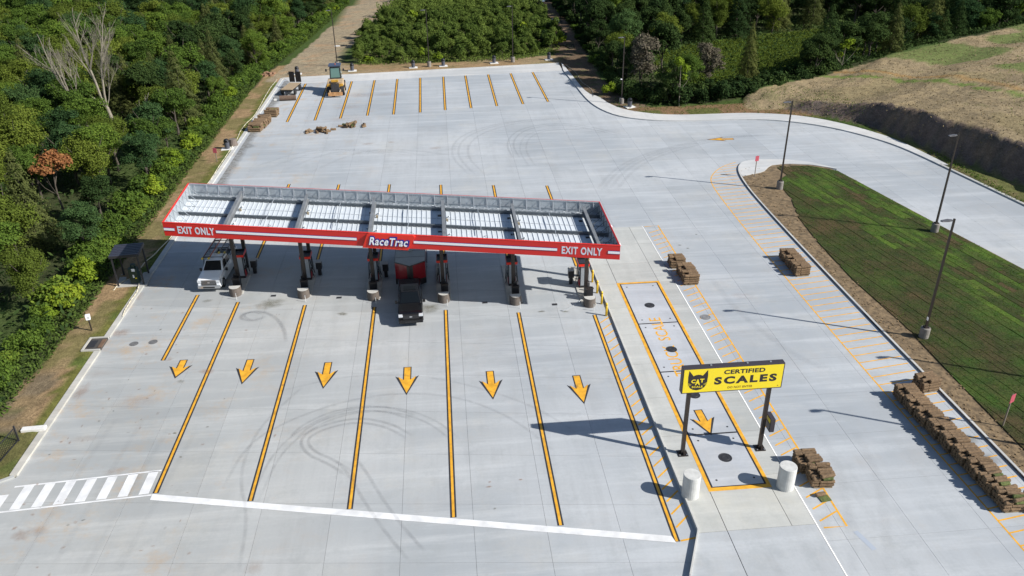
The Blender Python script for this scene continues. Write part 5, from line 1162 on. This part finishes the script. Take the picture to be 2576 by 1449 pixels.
# ================================================================== vegetation
def leaf_mat(name, cols, trans=.3):
    m = bpy.data.materials.new(name); m.use_nodes = True; t = m.node_tree; t.nodes.clear(); N = t.nodes.new; L = t.links.new
    out = N('ShaderNodeOutputMaterial'); df = N('ShaderNodeBsdfDiffuse'); tl = N('ShaderNodeBsdfTranslucent'); mx = N('ShaderNodeMixShader'); mx.inputs[0].default_value = trans
    geo = N('ShaderNodeNewGeometry'); oi = N('ShaderNodeObjectInfo'); a = N('ShaderNodeMath'); a.operation = 'MULTIPLY_ADD'; a.inputs[1].default_value = .45
    L(geo.outputs['Random Per Island'], a.inputs[0]); b = N('ShaderNodeMath'); b.operation = 'MULTIPLY'; b.inputs[1].default_value = .55; L(oi.outputs['Random'], b.inputs[0]); L(b.outputs[0], a.inputs[2])
    r = N('ShaderNodeValToRGB'); e = r.color_ramp.elements; e[0].position = 0; e[0].color = (*cols[0], 1); e[1].position = 1; e[1].color = (*cols[-1], 1)
    for i, c in enumerate(cols[1:-1]): q = e.new((i+1)/(len(cols)-1)); q.color = (*c, 1)
    L(a.outputs[0], r.inputs[0]); L(r.outputs[0], df.inputs[0]); L(r.outputs[0], tl.inputs[0]); L(df.outputs[0], mx.inputs[1]); L(tl.outputs[0], mx.inputs[2]); L(mx.outputs[0], out.inputs[0])
    return m
LM_B = leaf_mat('broad_leaves', [(0.045, 0.080, 0.022), (0.076, 0.126, 0.025), (0.113, 0.178, 0.030), (0.189, 0.246, 0.037)])
LM_D = leaf_mat('dark_leaves', [(0.020, 0.040, 0.016), (0.031, 0.055, 0.019), (0.045, 0.074, 0.023), (0.070, 0.105, 0.029)], .2)
LM_C = leaf_mat('cedar_leaves', [(0.058, 0.073, 0.026), (0.091, 0.106, 0.034), (0.127, 0.138, 0.041)], .2)
LM_S = leaf_mat('sapling_leaves', [(0.066, 0.100, 0.025), (0.093, 0.141, 0.032), (0.127, 0.176, 0.039), (0.154, 0.206, 0.046)])
LM_Y = leaf_mat('yellow_green_leaves', [(0.132, 0.196, 0.022), (0.187, 0.265, 0.028), (0.264, 0.310, 0.033)])
LM_R = leaf_mat('rust_leaves', [(.20, .08, .035), (.34, .15, .065), (.24, .15, .05), (.12, .12, .03)])
LM_G = leaf_mat('grey_twigs', [(.10, .085, .065), (.14, .12, .09), (.08, .085, .04)], .1)
M_BARK = mat('bark', (.07, .058, .045), .9, var=.25, nscale=5); M_BARKP = mat('pale_bark', (.23, .205, .16), .85, var=.15, nscale=4)
def leaves_mesh(name, m, P_, Nn, size, r_, asp=1.5):
    n = len(P_); Nn = Nn/np.linalg.norm(Nn, axis=1, keepdims=True)
    a = np.cross(Nn, r_.normal(size=(n, 3))); a /= np.linalg.norm(a, axis=1, keepdims=True); b = np.cross(Nn, a); s = size*r_.uniform(.6, 1.35, (n, 1))
    a = a*s*.5; b = b*s*.5/asp
    V = np.stack([P_-a*1.05, P_-b+a*.1, P_+a*1.05, P_+b-a*.1], 1).reshape(-1, 3)
    me = bpy.data.meshes.new(name); me.vertices.add(4*n); me.vertices.foreach_set('co', V.ravel()); me.loops.add(4*n); me.loops.foreach_set('vertex_index', np.arange(4*n)); me.polygons.add(n)
    me.polygons.foreach_set('loop_start', np.arange(0, 4*n, 4)); me.polygons.foreach_set('loop_total', np.full(n, 4)); me.update(); me.materials.append(m); return me
def crown(seed, R_, Hc, zc, nl, m, size=.30, lobes=16, kind='broad', r_lobe=.42):
    r_ = np.random.default_rng(seed); P_ = []; Nn = []
    if kind == 'broad':
        d = r_.normal(size=(lobes, 3)); d[:, 2] = np.abs(d[:, 2])*1.1-.45; d /= np.linalg.norm(d, axis=1, keepdims=True)
        c = d*np.array([R_, R_, Hc])*r_.uniform(.35, .80, (lobes, 1)); rad_ = R_*r_lobe*r_.uniform(.6, 1.25, lobes); w_ = rad_**2; w_ /= w_.sum()
        li = r_.choice(lobes, nl, p=w_); q = r_.normal(size=(nl, 3)); q /= np.linalg.norm(q, axis=1, keepdims=True); q[:, 2] = np.where(q[:, 2] < -.25, -q[:, 2]*.8, q[:, 2])
        # break each lobe into small clumps
        cl = r_.normal(size=(lobes, 14, 3)); cl /= np.linalg.norm(cl, axis=2, keepdims=True); cc = cl[li, r_.integers(0, 14, nl)]
        q = q*.55+cc*.62; 
        rr = rad_[li][:, None]*r_.uniform(.72, 1.08, (nl, 1)); P_ = c[li]+q*rr*np.array([1, 1, .85]); P_[:, 2] += zc
        Nn = q*.8+r_.normal(size=(nl, 3))*.55+np.array([0, 0, .35])
    elif kind == 'cone':
        z = r_.power(1.0, nl); z = 1-np.sqrt(r_.uniform(0, 1, nl)); lay = np.round(z*11)/11+r_.normal(size=nl)*.02; rr = R_*(1-lay)**.8*(.55+.45*r_.uniform(0, 1, nl)**.5); an = r_.uniform(0, 6.283, nl)
        rr *= 1+.22*np.sin(an*5+lay*23)+.15*np.sin(an*9+lay*51); P_ = np.stack([rr*np.cos(an), rr*np.sin(an), zc+lay*Hc+.15*(R_-rr)], 1); Nn = np.stack([np.cos(an), np.sin(an), np.full(nl, .6)], 1)+r_.normal(size=(nl, 3))*.5
    return leaves_mesh('crown', m, P_, Nn, size, r_, 1.5 if kind == 'broad' else 2.2)
def trunk_mesh(seed, hgt, r0, nb, m, spread=.5, ext=0.):
    rr = random.Random(seed); mb = MB(); p = Vector((0, 0, -.3)); pts = [p]
    for i in range(5): p = p+Vector((rr.uniform(-.15, .15), rr.uniform(-.15, .15), hgt/5)); pts.append(p)
    for i in range(5): mb.cyl(pts[i], pts[i+1], r0*(1-i*.16), r0*(1-(i+1)*.16), n=7, caps=False)
    for k in range(nb):
        b0 = pts[rr.randint(2, 4)]; a = rr.uniform(0, 6.28); l = hgt*spread*rr.uniform(.5, 1.); q = b0+Vector((math.cos(a)*l*.6, math.sin(a)*l*.6, l*.6)); q2 = q+Vector((math.cos(a)*l*.3, math.sin(a)*l*.3, l*.5))
        mb.cyl(b0, q, r0*.45, r0*.25, n=5, caps=False); mb.cyl(q, q2, r0*.25, r0*.08, n=4, caps=False)
    return mb.mesh('trunk', m)
PRO = {}
LM_B2 = leaf_mat('sunny_leaves', [(.060, .085, .018), (.095, .130, .024), (.135, .175, .030), (.19, .225, .038)])
LM_B3 = leaf_mat('bluish_leaves', [(.028, .060, .026), (.042, .085, .032), (.065, .115, .040), (.09, .145, .045)])
def proto(key, cm, tm): PRO.setdefault(key, []).append((cm, tm))
for i in range(8): R_ = 3.0+.25*(i % 3); proto('broad', crown(100+i, R_, 4.0+.3*(i % 2), 4.7, 16000, (LM_B, LM_B2, LM_B, LM_B3, LM_B2, LM_B, LM_B3, LM_B2)[i], (.21, .19, .24, .20, .22, .20, .23, .21)[i], 18+2*i, r_lobe=(.36, .42, .33, .38, .45, .34, .40, .36)[i]), trunk_mesh(i, 6.0, .22, 6, M_BARK))
for i in range(5): proto('dark', crown(200+i, 3.0, 4.2, 4.7, 14000, LM_D, .22, 20+i, r_lobe=.36), trunk_mesh(20+i, 6.0, .2, 6, M_BARK))
for i in range(4): proto('cedar', crown(300+i, 2.1+.2*i, 9.0, 0.6, 9500, LM_C, .22, kind='cone'), trunk_mesh(40+i, 8.0, .16, 0, M_BARK))
for i in range(3): proto('darkcedar', crown(340+i, 2.6+.2*i, 9.5, 0.4, 9500, LM_D, .25, kind='cone'), trunk_mesh(44+i, 8.0, .16, 0, M_BARK))
for i in range(5): proto('sapling', crown(400+i, 1.25, 1.7, 1.35, 3600, LM_S, .17, 9, r_lobe=.5), trunk_mesh(60+i, 1.8, .05, 3, M_BARK))
for i in range(3): proto('bush', crown(500+i, 1.3, 1.0, .65, 2200, LM_B, .22, 10, r_lobe=.5), trunk_mesh(70+i, .8, .05, 3, M_BARK))
for i in range(2): proto('darkbush', crown(540+i, 1.4, 1.2, .7, 2200, LM_D, .24, 10, r_lobe=.5), trunk_mesh(75+i, .8, .05, 3, M_BARK))
proto('yellow', crown(600, 1.1, 1.7, 3.4, 700, LM_Y, .26, 8), trunk_mesh(80, 4.4, .07, 5, M_BARKP)); proto('yellowbush', crown(601, 1.5, 1.3, .9, 2400, LM_Y, .24, 10), trunk_mesh(81, .8, .05, 3, M_BARK))
proto('rust', crown(610, 1.8, 2.0, 4.8, 2600, LM_R, .26, 11), trunk_mesh(82, 5.0, .12, 6, M_BARK)); proto('grey', crown(620, 2.4, 5.0, 3.9, 10000, LM_G, .22, 26, r_lobe=.40), trunk_mesh(83, 7, .10, 4, M_BARK))
NT = 0
def tree(key, name, label, cat, x, y_, z, s, rz, group=None, sz=None, i=None):
    global NT
    NT += 1; v = PRO[key]; cm, tm = v[(NT if i is None else i) % len(v)]
    o = bpy.data.objects.new(name, None); COL.objects.link(o); o.location = (x, y_, z); o.rotation_euler = (0, 0, rz); o.scale = (s, s, sz or s); o['label'] = label; o['category'] = cat
    if group: o['group'] = group
    c = bpy.data.objects.new('crown', cm); COL.objects.link(c); c.parent = o; t_ = bpy.data.objects.new('trunk', tm); COL.objects.link(t_); t_.parent = o
    return o
def inview(x, y_, z=4, mx=1420, my0=-900, my1=850):
    d = Vector((x, y_, z-CAM_H)); zc = d.dot(FW)
    if zc < 5: return False
    u = d.dot(RT)/zc*F_PX; v = -d.dot(UP)/zc*F_PX
    return abs(u) < mx and my0 < v < my1
def poisson(poly, sp, seed, jit=.38, skip=None):
    r = np.random.default_rng(seed); xs_ = np.array(poly); x0, y0 = xs_.min(0); x1, y1 = xs_.max(0); x0 = max(x0, -150); x1 = min(x1, 190); y0 = max(y0, 30); y1 = min(y1, 262)
    out = []; j = 0; y = y0
    while y < y1:
        x = x0+(j % 2)*sp/2
        while x < x1: out.append((x+r.uniform(-jit, jit)*sp, y+r.uniform(-jit, jit)*sp)); x += sp
        y += sp*.87; j += 1
    P_ = np.array(out); P_ = P_[pip(P_, poly)]
    if skip is not None: P_ = P_[~pip(P_, skip)]
    return P_
rt = random.Random(11)
DEAD = (-46.4, 117.0)
def zone_l(x, y):
    if y < 66: return 'by the lower left verge'
    if y < 82: return 'near the dark shelter'
    if y < 104: return 'below the bare dead tree' if x < -38 else 'level with the lone left trash can'
    if y < 128: return 'around the bare dead tree' if x < -40 else 'level with the sod stacks'
    if y < 152: return 'near the rubble heap' if x > -50 else 'left beyond the dead tree'
    if y < 190: return 'along the near dirt road' if x > -55 else 'toward the upper left corner'
    return 'at the top by the dirt road' if x > -60 else 'in the upper left corner'
def zone_r(x, y):
    if x < 40: return 'behind the far right pole' if y < 150 else 'along the muddy track'
    if y < 135: return 'before the grass clearing' if x < 60 else 'right above the bank'
    if x < 70: return 'left behind the grass clearing'
    if x < 105: return 'right behind the grass clearing' if y < 190 else 'at the top behind the clearing'
    return 'toward the upper right corner'
def size_w(s): return 'small' if s < .82 else 'tall' if s > 1.02 else 'mid-sized'
TREES = []
PL = poisson([(x-2.9, y) for x, y in FOREST_L], 5.3, 1); PL = [p for p in PL if inview(*p, mx=1390)]
for x, y_ in PL:
    edge = x > -36.5 + (y_-146)*.1*(y_ > 146)
    if math.hypot(x-DEAD[0], y_-DEAD[1]) < 4.5 or (abs(x-(-44)) < 4.5 and 104 < y_ < 115) or (abs(x+40.5) < 3.6 and 78 < y_ < 90): continue
    n3 = vnoise(np.array([[x, y_]]), 17, 77)[0]
    key = 'broad' if n3 < .48 or rt.random() < .25 else ('cedar' if rt.random() < .62 else 'dark')
    s = rt.uniform(.72, 1.12)*(.72 if edge else 1)*(1.08 if y_ > 150 else 1)
    if y_ < 75 and key == 'cedar': key = 'broad'
    TREES.append((math.hypot(x, y_), key, x, y_, -.2, s, 'left'))
# shrubs along the edge of the left wood
y = 47.0
while y < 230:
    ex = float(np.interp(y, [47, 56, 63, 76, 97, 133, 146, 178, 226], [-32.2, -31.3, -31.3, -31.6, -31.6, -31.6, -30.8, -27.8, -23.2]))
    s = rt.uniform(.6, 1.15); tree('bush' if rt.random() < .85 else 'yellowbush', 'shrub', size_w(s*.95)+' shrub on the left wood edge, '+zone_l(-33, y), 'shrub', ex-1.1+rt.uniform(-.9, .4), y, 0, s*.95, rt.uniform(0, 6.28), size_w(s*.95)+' wood edge shrubs '+zone_l(-33, y))
    if rt.random() < .6: tree('bush', 'shrub', 'bigger second-row shrub of the left wood edge, '+zone_l(-33, y), 'shrub', ex-2.5+rt.uniform(-.9, .5), y+.5, 0, s*1.25, rt.uniform(0, 6.28), 'second row wood edge shrubs '+zone_l(-33, y))
    y += rt.uniform(1.8, 2.8)
tree('rust', 'rust_leaved_tree', 'tree with rusty orange leaves amid the left wood', 'tree', -41.2, 85.0, 0, 1.15, 1., i=0); 
# dead tree: bare pale branching skeleton
dt = thing('dead_tree', 'tall bare dead tree with pale branches rising above the left wood', 'dead tree', (DEAD[0], DEAD[1], 0)); dt.scale = (1.1, 1.1, 1.02)
def limb(mb, p, d, l, r, lev, rr):
    q = p
    n = 3
    for i in range(n):
        d = (d+Vector((rr.uniform(-.14, .14), rr.uniform(-.14, .14), rr.uniform(-.03, .10)))).normalized(); q2 = q+d*l/n; mb.cyl(q, q2, r*(1-.25*i/n), r*(1-.25*(i+1)/n), n=6 if lev < 2 else 4, caps=False); q = q2
        if lev < 5 and i > 0:
            for k in range(2 if lev < 4 else 1):
                s = Vector((rr.uniform(-1, 1), rr.uniform(-.7, .7), rr.uniform(.1, .9))).normalized(); limb(mb, q, (d*.85+s*.50).normalized(), l*rr.uniform(.42, .66), r*.38, lev+1, rr)
    if lev < 5: limb(mb, q, d, l*.66, r*.60, lev+1, rr)
rr = random.Random(5); mb = MB(); mb.cyl((0, 0, -.3), (-.5, 0, 3.0), .30, .22, n=10, caps=False); mb.build('trunk', M_BARKP, dt)
for dd, l, r in ((Vector((-.35, 0, 1)), 5.2, .19), (Vector((.12, .1, 1)), 5.4, .16), (Vector((-.75, -.2, .9)), 4.8, .14), (Vector((.45, .1, .9)), 3.4, .07)):
    mb = MB(); limb(mb, Vector((-.5, 0, 2.9)), dd.normalized(), l, r, 1, rr); mb.build('limb', M_BARKP, dt)
dt2 = thing('dead_tree', 'smaller leaning pale dead tree left of the tall dead tree', 'dead tree', (-48.0, 113.5, 0)); mb = MB(); limb(mb, Vector((0, 0, -.3)), Vector((-.42, .1, 1)).normalized(), 6.2, .20, 2, rr); mb.build('trunk', M_BARKP, dt2)
dt3 = thing('dead_tree', 'small pale dead sapling right of the tall dead tree', 'dead tree', (-41.5, 111.5, 0)); mb = MB(); limb(mb, Vector((0, 0, -.3)), Vector((.35, .1, 1)).normalized(), 3.2, .10, 3, rr); mb.build('trunk', M_BARKP, dt3)
# thicket beyond the far verge
PT = poisson(THICK, 2.75, 5, .45); PT = [p for p in PT if inview(*p, z=1, mx=1350)]
PT.sort(key=lambda p: p[1])
rest_t = PT[290:]
for x, y_ in PT[:290]:
    key = 'sapling' if rt.random() < .9 else rt.choice(('darkbush', 'yellowbush', 'bush')); s = rt.uniform(.6, 1.4)*(rt.uniform(.6, 1) if y_ < 156 else 1)
    if y_ < 156 and rt.random() < .15: continue
    zt_ = ('left' if x < -4 else 'middle' if x < 11 else 'right')+' part, '+('front edge' if y_ < 160 else 'second rows' if y_ < 175 else 'deeper rows' if y_ < 195 else 'far back'); tree(key, 'sapling', size_w(s*.85)+' bushy green sapling of the far thicket, '+zt_, 'sapling', x, y_, .05, s, rt.uniform(0, 6.28), sz=s*rt.uniform(.85, 1.35), group=size_w(s*.85)+' thicket saplings '+zt_)
def mass(name, pts, m, size, z0=0., per=700, seed=1, hgt=2.2, rad_=1.5):
    r = np.random.default_rng(seed); P_ = []; 
    for x, y_ in pts:
        q = r.normal(size=(per, 3)); q /= np.linalg.norm(q, axis=1, keepdims=True); q[:, 2] = np.abs(q[:, 2]); s = r.uniform(.75, 1.25); P_.append(q*r.uniform(.75, 1.05, (per, 1))*np.array([rad_*s, rad_*s, hgt*s])*(1+.2*np.sin(q[:, :1]*9))+np.array([x, y_, z0]))
    P_ = np.concatenate(P_); Nn = r.normal(size=P_.shape)+np.array([0, 0, .6]); me = leaves_mesh(name, m, P_, Nn, size, r); o = bpy.data.objects.new(name, me); COL.objects.link(o); o['kind'] = 'stuff'; return o
if rest_t: o = mass('sapling_thicket', rest_t, LM_S, .34, per=420, hgt=2.9, rad_=1.6)
# right wood
CL2 = [(38, 128), (44, 126), (57, 130), (78, 144), (100, 162), (94, 176), (66, 166), (50, 160), (38, 150)]
PR = poisson([(31.5, 262), (31.5, 210), (30.5, 180), (28.5, 136), (30, 126), (33, 119), (36, 118), (44, 120.5), (55.8, 126), (82.6, 139), (116, 158), (200, 203), (260, 262)], 5.6, 9, skip=CL2)
PR = [p for p in PR if inview(*p, mx=1400)]
PR.sort(key=lambda p: math.hypot(*p))
for x, y_ in PR:
    if y_ < 131 and (39 < x < 43.5 or 51 < x < 59) and 119 < y_: continue
    u = rt.random(); key = 'dark' if u < .50 else 'darkcedar' if u < .66 else 'broad' if u < .90 else 'cedar'; s = rt.uniform(.75, 1.2)
    if y_ > 190 and rt.random() < .35: key = 'broad'
    TREES.append((math.hypot(x, y_), key, x, y_, .1, s, 'right'))
TREES.sort(key=lambda q: q[0]-6*q[5]); quota = {'broadleaf_tree': 296, 'cedar_tree': 230}; far = []
KN = {'dark': ('broadleaf_tree', 'dark green broadleaf tree'), 'broad': ('broadleaf_tree', 'light green broadleaf tree'), 'cedar': ('cedar_tree', 'olive green cedar'), 'darkcedar': ('cedar_tree', 'dark cedar')}
for d, key, x, y_, z_, s, side in TREES:
    nm, ds = KN[key]
    if quota[nm] <= 0: far.append((key, x, y_, z_, s)); continue
    quota[nm] -= 1; zn = zone_l(x, y_) if side == 'left' else zone_r(x, y_)
    tree(key, nm, size_w(s)+' '+ds+', '+zn, 'tree', x, y_, z_, s, rt.uniform(0, 6.28), size_w(s)+' '+ds+'s '+zn)
# the farthest trees, past the first 300 of a kind, as one mass per leaf colour
def far_mass(name, keys, m):
    r = np.random.default_rng(99); vs = []
    for key, x, y_, z_, s in far:
        if key not in keys: continue
        me = PRO[key][int(r.integers(len(PRO[key])))][0]; n = len(me.vertices); co = np.empty(n*3, np.float32); me.vertices.foreach_get('co', co); co = co.reshape(-1, 4, 3); q = co[r.choice(len(co), 1500, replace=False)]
        ce = q.mean(1, keepdims=True); q = ce+(q-ce)*2.0; a = r.uniform(0, 6.28); c_, s_ = math.cos(a), math.sin(a); q = q@np.array([[c_, s_, 0], [-s_, c_, 0], [0, 0, 1]])*s+np.array([x, y_, z_]); vs.append(q.reshape(-1, 3))
    if not vs: return
    V = np.concatenate(vs); n = len(V)//4; me = bpy.data.meshes.new(name); me.vertices.add(4*n); me.vertices.foreach_set('co', V.ravel()); me.loops.add(4*n); me.loops.foreach_set('vertex_index', np.arange(4*n)); me.polygons.add(n)
    me.polygons.foreach_set('loop_start', np.arange(0, 4*n, 4)); me.polygons.foreach_set('loop_total', np.full(n, 4)); me.update(); me.materials.append(m); o = bpy.data.objects.new(name, me); COL.objects.link(o); o['kind'] = 'stuff'
far_mass('distant_broadleaf_wood', ('broad',), LM_B); far_mass('distant_dark_wood', ('dark', 'darkcedar', 'cedar'), LM_D)
print('FAR', len(far), 'TREES', len(TREES))
PB_ = [(x, y_) for x, y_ in poisson([(27.5, 126), (30, 119), (33, 117.2), (36, 117), (44, 119.5), (55.8, 125), (82.6, 137.5), (116, 156.5), (160, 180), (160, 184), (116, 161), (82.6, 142), (55, 129), (44, 123.5), (33, 121)], 2.1, 12)]
for x, y_ in PB_:
    if inview(x, y_, 1): tree('darkbush', 'shrub', 'dark shrub at the right wood foot, '+zone_r(x, y_), 'shrub', x, y_, .1, rt.uniform(.9, 1.5), rt.uniform(0, 6.28), 'dark shrubs '+zone_r(x, y_))
for k in range(34):
    y_ = 126+k*3.6; tree('darkbush' if k % 3 else 'bush', 'shrub', 'shrub along the muddy track beside the right wood', 'shrub', float(np.interp(y_, [126, 180, 262], [27.8, 30.0, 31.3]))+rt.uniform(-.5, .6), y_, .1, rt.uniform(.8, 1.3), rt.uniform(0, 6.28), 'shrubs along the muddy track')
tree('grey', 'bare_grey_tree', 'bare grey-brown tree standing right behind the far right light pole', 'tree', 31.8, 127.5, .1, 1.15, .3); tree('grey', 'bare_grey_tree', 'bare grey-brown tree at the left end of the grass clearing', 'tree', 42.8, 126.5, .1, .98, 2.)
tree('cedar', 'slim_conifer', 'slim pale conifer standing alone before the grass clearing', 'tree', 49.3, 127.2, .1, .82, 1., sz=1.05, i=0)
tree('yellow', 'yellow_sapling', 'thin pale-stemmed sapling with yellow-green leaves before the right wood', 'sapling', 35.3, 116.7, .1, 1.25, .4, sz=1.6); tree('yellowbush', 'yellow_bush', 'bright yellow-green bush beside the bank of the right wood', 'bush', 47.5, 122.3, .1, 1.0, .8); tree('yellow', 'yellow_sapling', 'yellow-leaved sapling leaning out of the dark wood above the bank', 'sapling', 66.6, 130.5, .1, 1.3, 2.4, sz=1.4)
tree('yellowbush', 'grass_clump', 'bright green grass clump at the far right corner of the pavement', 'grass clump', 26.3, 124.8, .1, .9, 0.)
# low ground cover
def cover(name, polys, n, m, size, seed, hz=.5, zfun=None):
    r = np.random.default_rng(seed); out = []
    for poly, k in polys:
        a = np.array(poly); lo, hi = np.maximum(a.min(0), [-140, 30]), np.minimum(a.max(0), [170, 262]); q = r.uniform(lo, hi, (int(k*6), 2)); q = q[pip(q, poly)][:k]; out.append(q)
    Q = np.concatenate(out); d = np.column_stack([Q[:, 0], Q[:, 1], np.full(len(Q), -CAM_H)]); zc = d@np.array(FW); ok = (np.abs(d@np.array(RT)/zc*F_PX) < 1400) & (zc > 5); Q = Q[ok]
    z = height(Q)+r.uniform(0, 1, len(Q))**1.5*hz; P_ = np.column_stack([Q, z]); Nn = r.normal(size=P_.shape)*.8+np.array([0, 0, .7]); me = leaves_mesh(name, m, P_, Nn, size, r, 2.4); o = bpy.data.objects.new(name, me); COL.objects.link(o); o['kind'] = 'stuff'; return o
cover('undergrowth', [(FOREST_L, 90000), (FOREST_R, 60000)], 0, LM_D, .55, 31, 1.2)
cover('meadow_grass', [(CL2, 110000)], 0, LM_B2, .30, 32, .5)
cover('thicket_grass', [(THICK, 24000), ([(-15, 151.5), (14, 151.5), (23, 157), (23, 160), (-15, 156)], 3500)], 0, LM_S, .42, 33, .6)
EDG = [(-30.7, 47), (-30.4, 60), (-30.9, 100), (-31.0, 146), (-27, 178), (-22.6, 226), (-26, 226), (-30, 178), (-34, 146), (-33.5, 60), (-34, 47)]
cover('verge_weeds', [(EDG, 26000)], 0, LM_S, .30, 34, .45)
cover('verge_weeds', [([(23.5, 113.5), (30, 110), (58, 100), (59, 112), (56, 122), (36, 117), (27, 124)], 3500), ([(60, 60), (62, 60), (61, 92), (60, 92)], 1500)], 0, LM_B, .22, 35, .2)
# dry straw and tufts on the bank
M_STRAW = leaf_mat('straw', [(.17, .13, .075), (.25, .195, .11), (.34, .265, .155)], .1)
cover('straw_cover', [([(50, 114), (58, 104), (62, 92), (64, 80), (66, 66), (120, 66), (150, 178), (116, 155), (82, 136), (56, 122)], 26000)], 0, M_STRAW, .26, 36, .06)
cover('bank_tufts', [([(70, 92), (78, 80), (110, 80), (140, 170), (118, 154), (90, 128)], 3000)], 0, LM_S, .25, 37, .2)
# grass blades over the sod
r = np.random.default_rng(40); Q = r.uniform([34, 24], [58, 92], (160000, 2)); Q = Q[pip(Q, SODP)]; Q = Q[:26000]; P_ = np.column_stack([Q, .16+r.uniform(0, .06, len(Q))]); me = leaves_mesh('grass_blades', LM_B, P_, r.normal(size=P_.shape)+np.array([0, 0, .2]), .13, r, 3.); o = bpy.data.objects.new('grass_blades', me); COL.objects.link(o); o['kind'] = 'stuff'
# soil clods on the island edge
mc = MB(); r2 = random.Random(3)
for i in range(650):
    y_ = r2.uniform(24, 90); xe = xi(y_, islL_s[3:]); x = xe+.2+r2.random()**1.3*(2.6 if y_ > 72 else 1.9); s = r2.uniform(.02, .08); mc.box((x, y_, .11+s*.2), (s*1.6, s*1.3, s), rz=r2.uniform(0, 3))
mc.build('soil_clods', mat('clod', (.21, .145, .075), .95, var=.3), kind='stuff')
# puddles in the muddy track
for k, (x, y_, a, b_) in enumerate(((25.9, 162, .8, 2.6), (27.2, 190, 1.0, 3.6), (25.7, 208, 1.2, 2.0), (26.6, 176, .6, 2.4), (28.0, 222, 1.3, 2.5))):
    pts = [(a*math.cos(t_)*(1+.2*math.sin(3*t_+k)), b_*math.sin(t_)*(1+.2*math.cos(2*t_+k))) for t_ in [6.283*i/18 for i in range(18)]]
    o = MB().prism(pts, 0, .03).build('puddle', mat('puddle_water', (.09, .08, .07), .03, spec=.9)); structure(o); o.location = (x, y_, .27)
# rubble bank at the far left corner
rb = thing('rubble_heap', 'low heap of reddish rubble where the dirt track meets the left wood', 'rubble heap', (-32, 146.5, .1))
r2 = random.Random(8)
mr_ = MB()
for i in range(70): s = r2.uniform(.15, .5); mr_.box((r2.uniform(-3.5, 3), r2.uniform(-1.2, 1.2), s*.35), (s*1.4, s, s*.8), rz=r2.uniform(0, 3))
mr_.build('rubble', mat('red_rubble', (.26, .15, .09), .95, var=.3), rb, kind='stuff')
dr = MB().box((0, 0, .06), (1.1, .8, .12)).build('concrete_lid', M_WCONC, bevel=.05); tag(dr, 'pale concrete slab lying on the dirt track beyond the loader', 'concrete slab', loc=(-20.5, 170.0, .12))
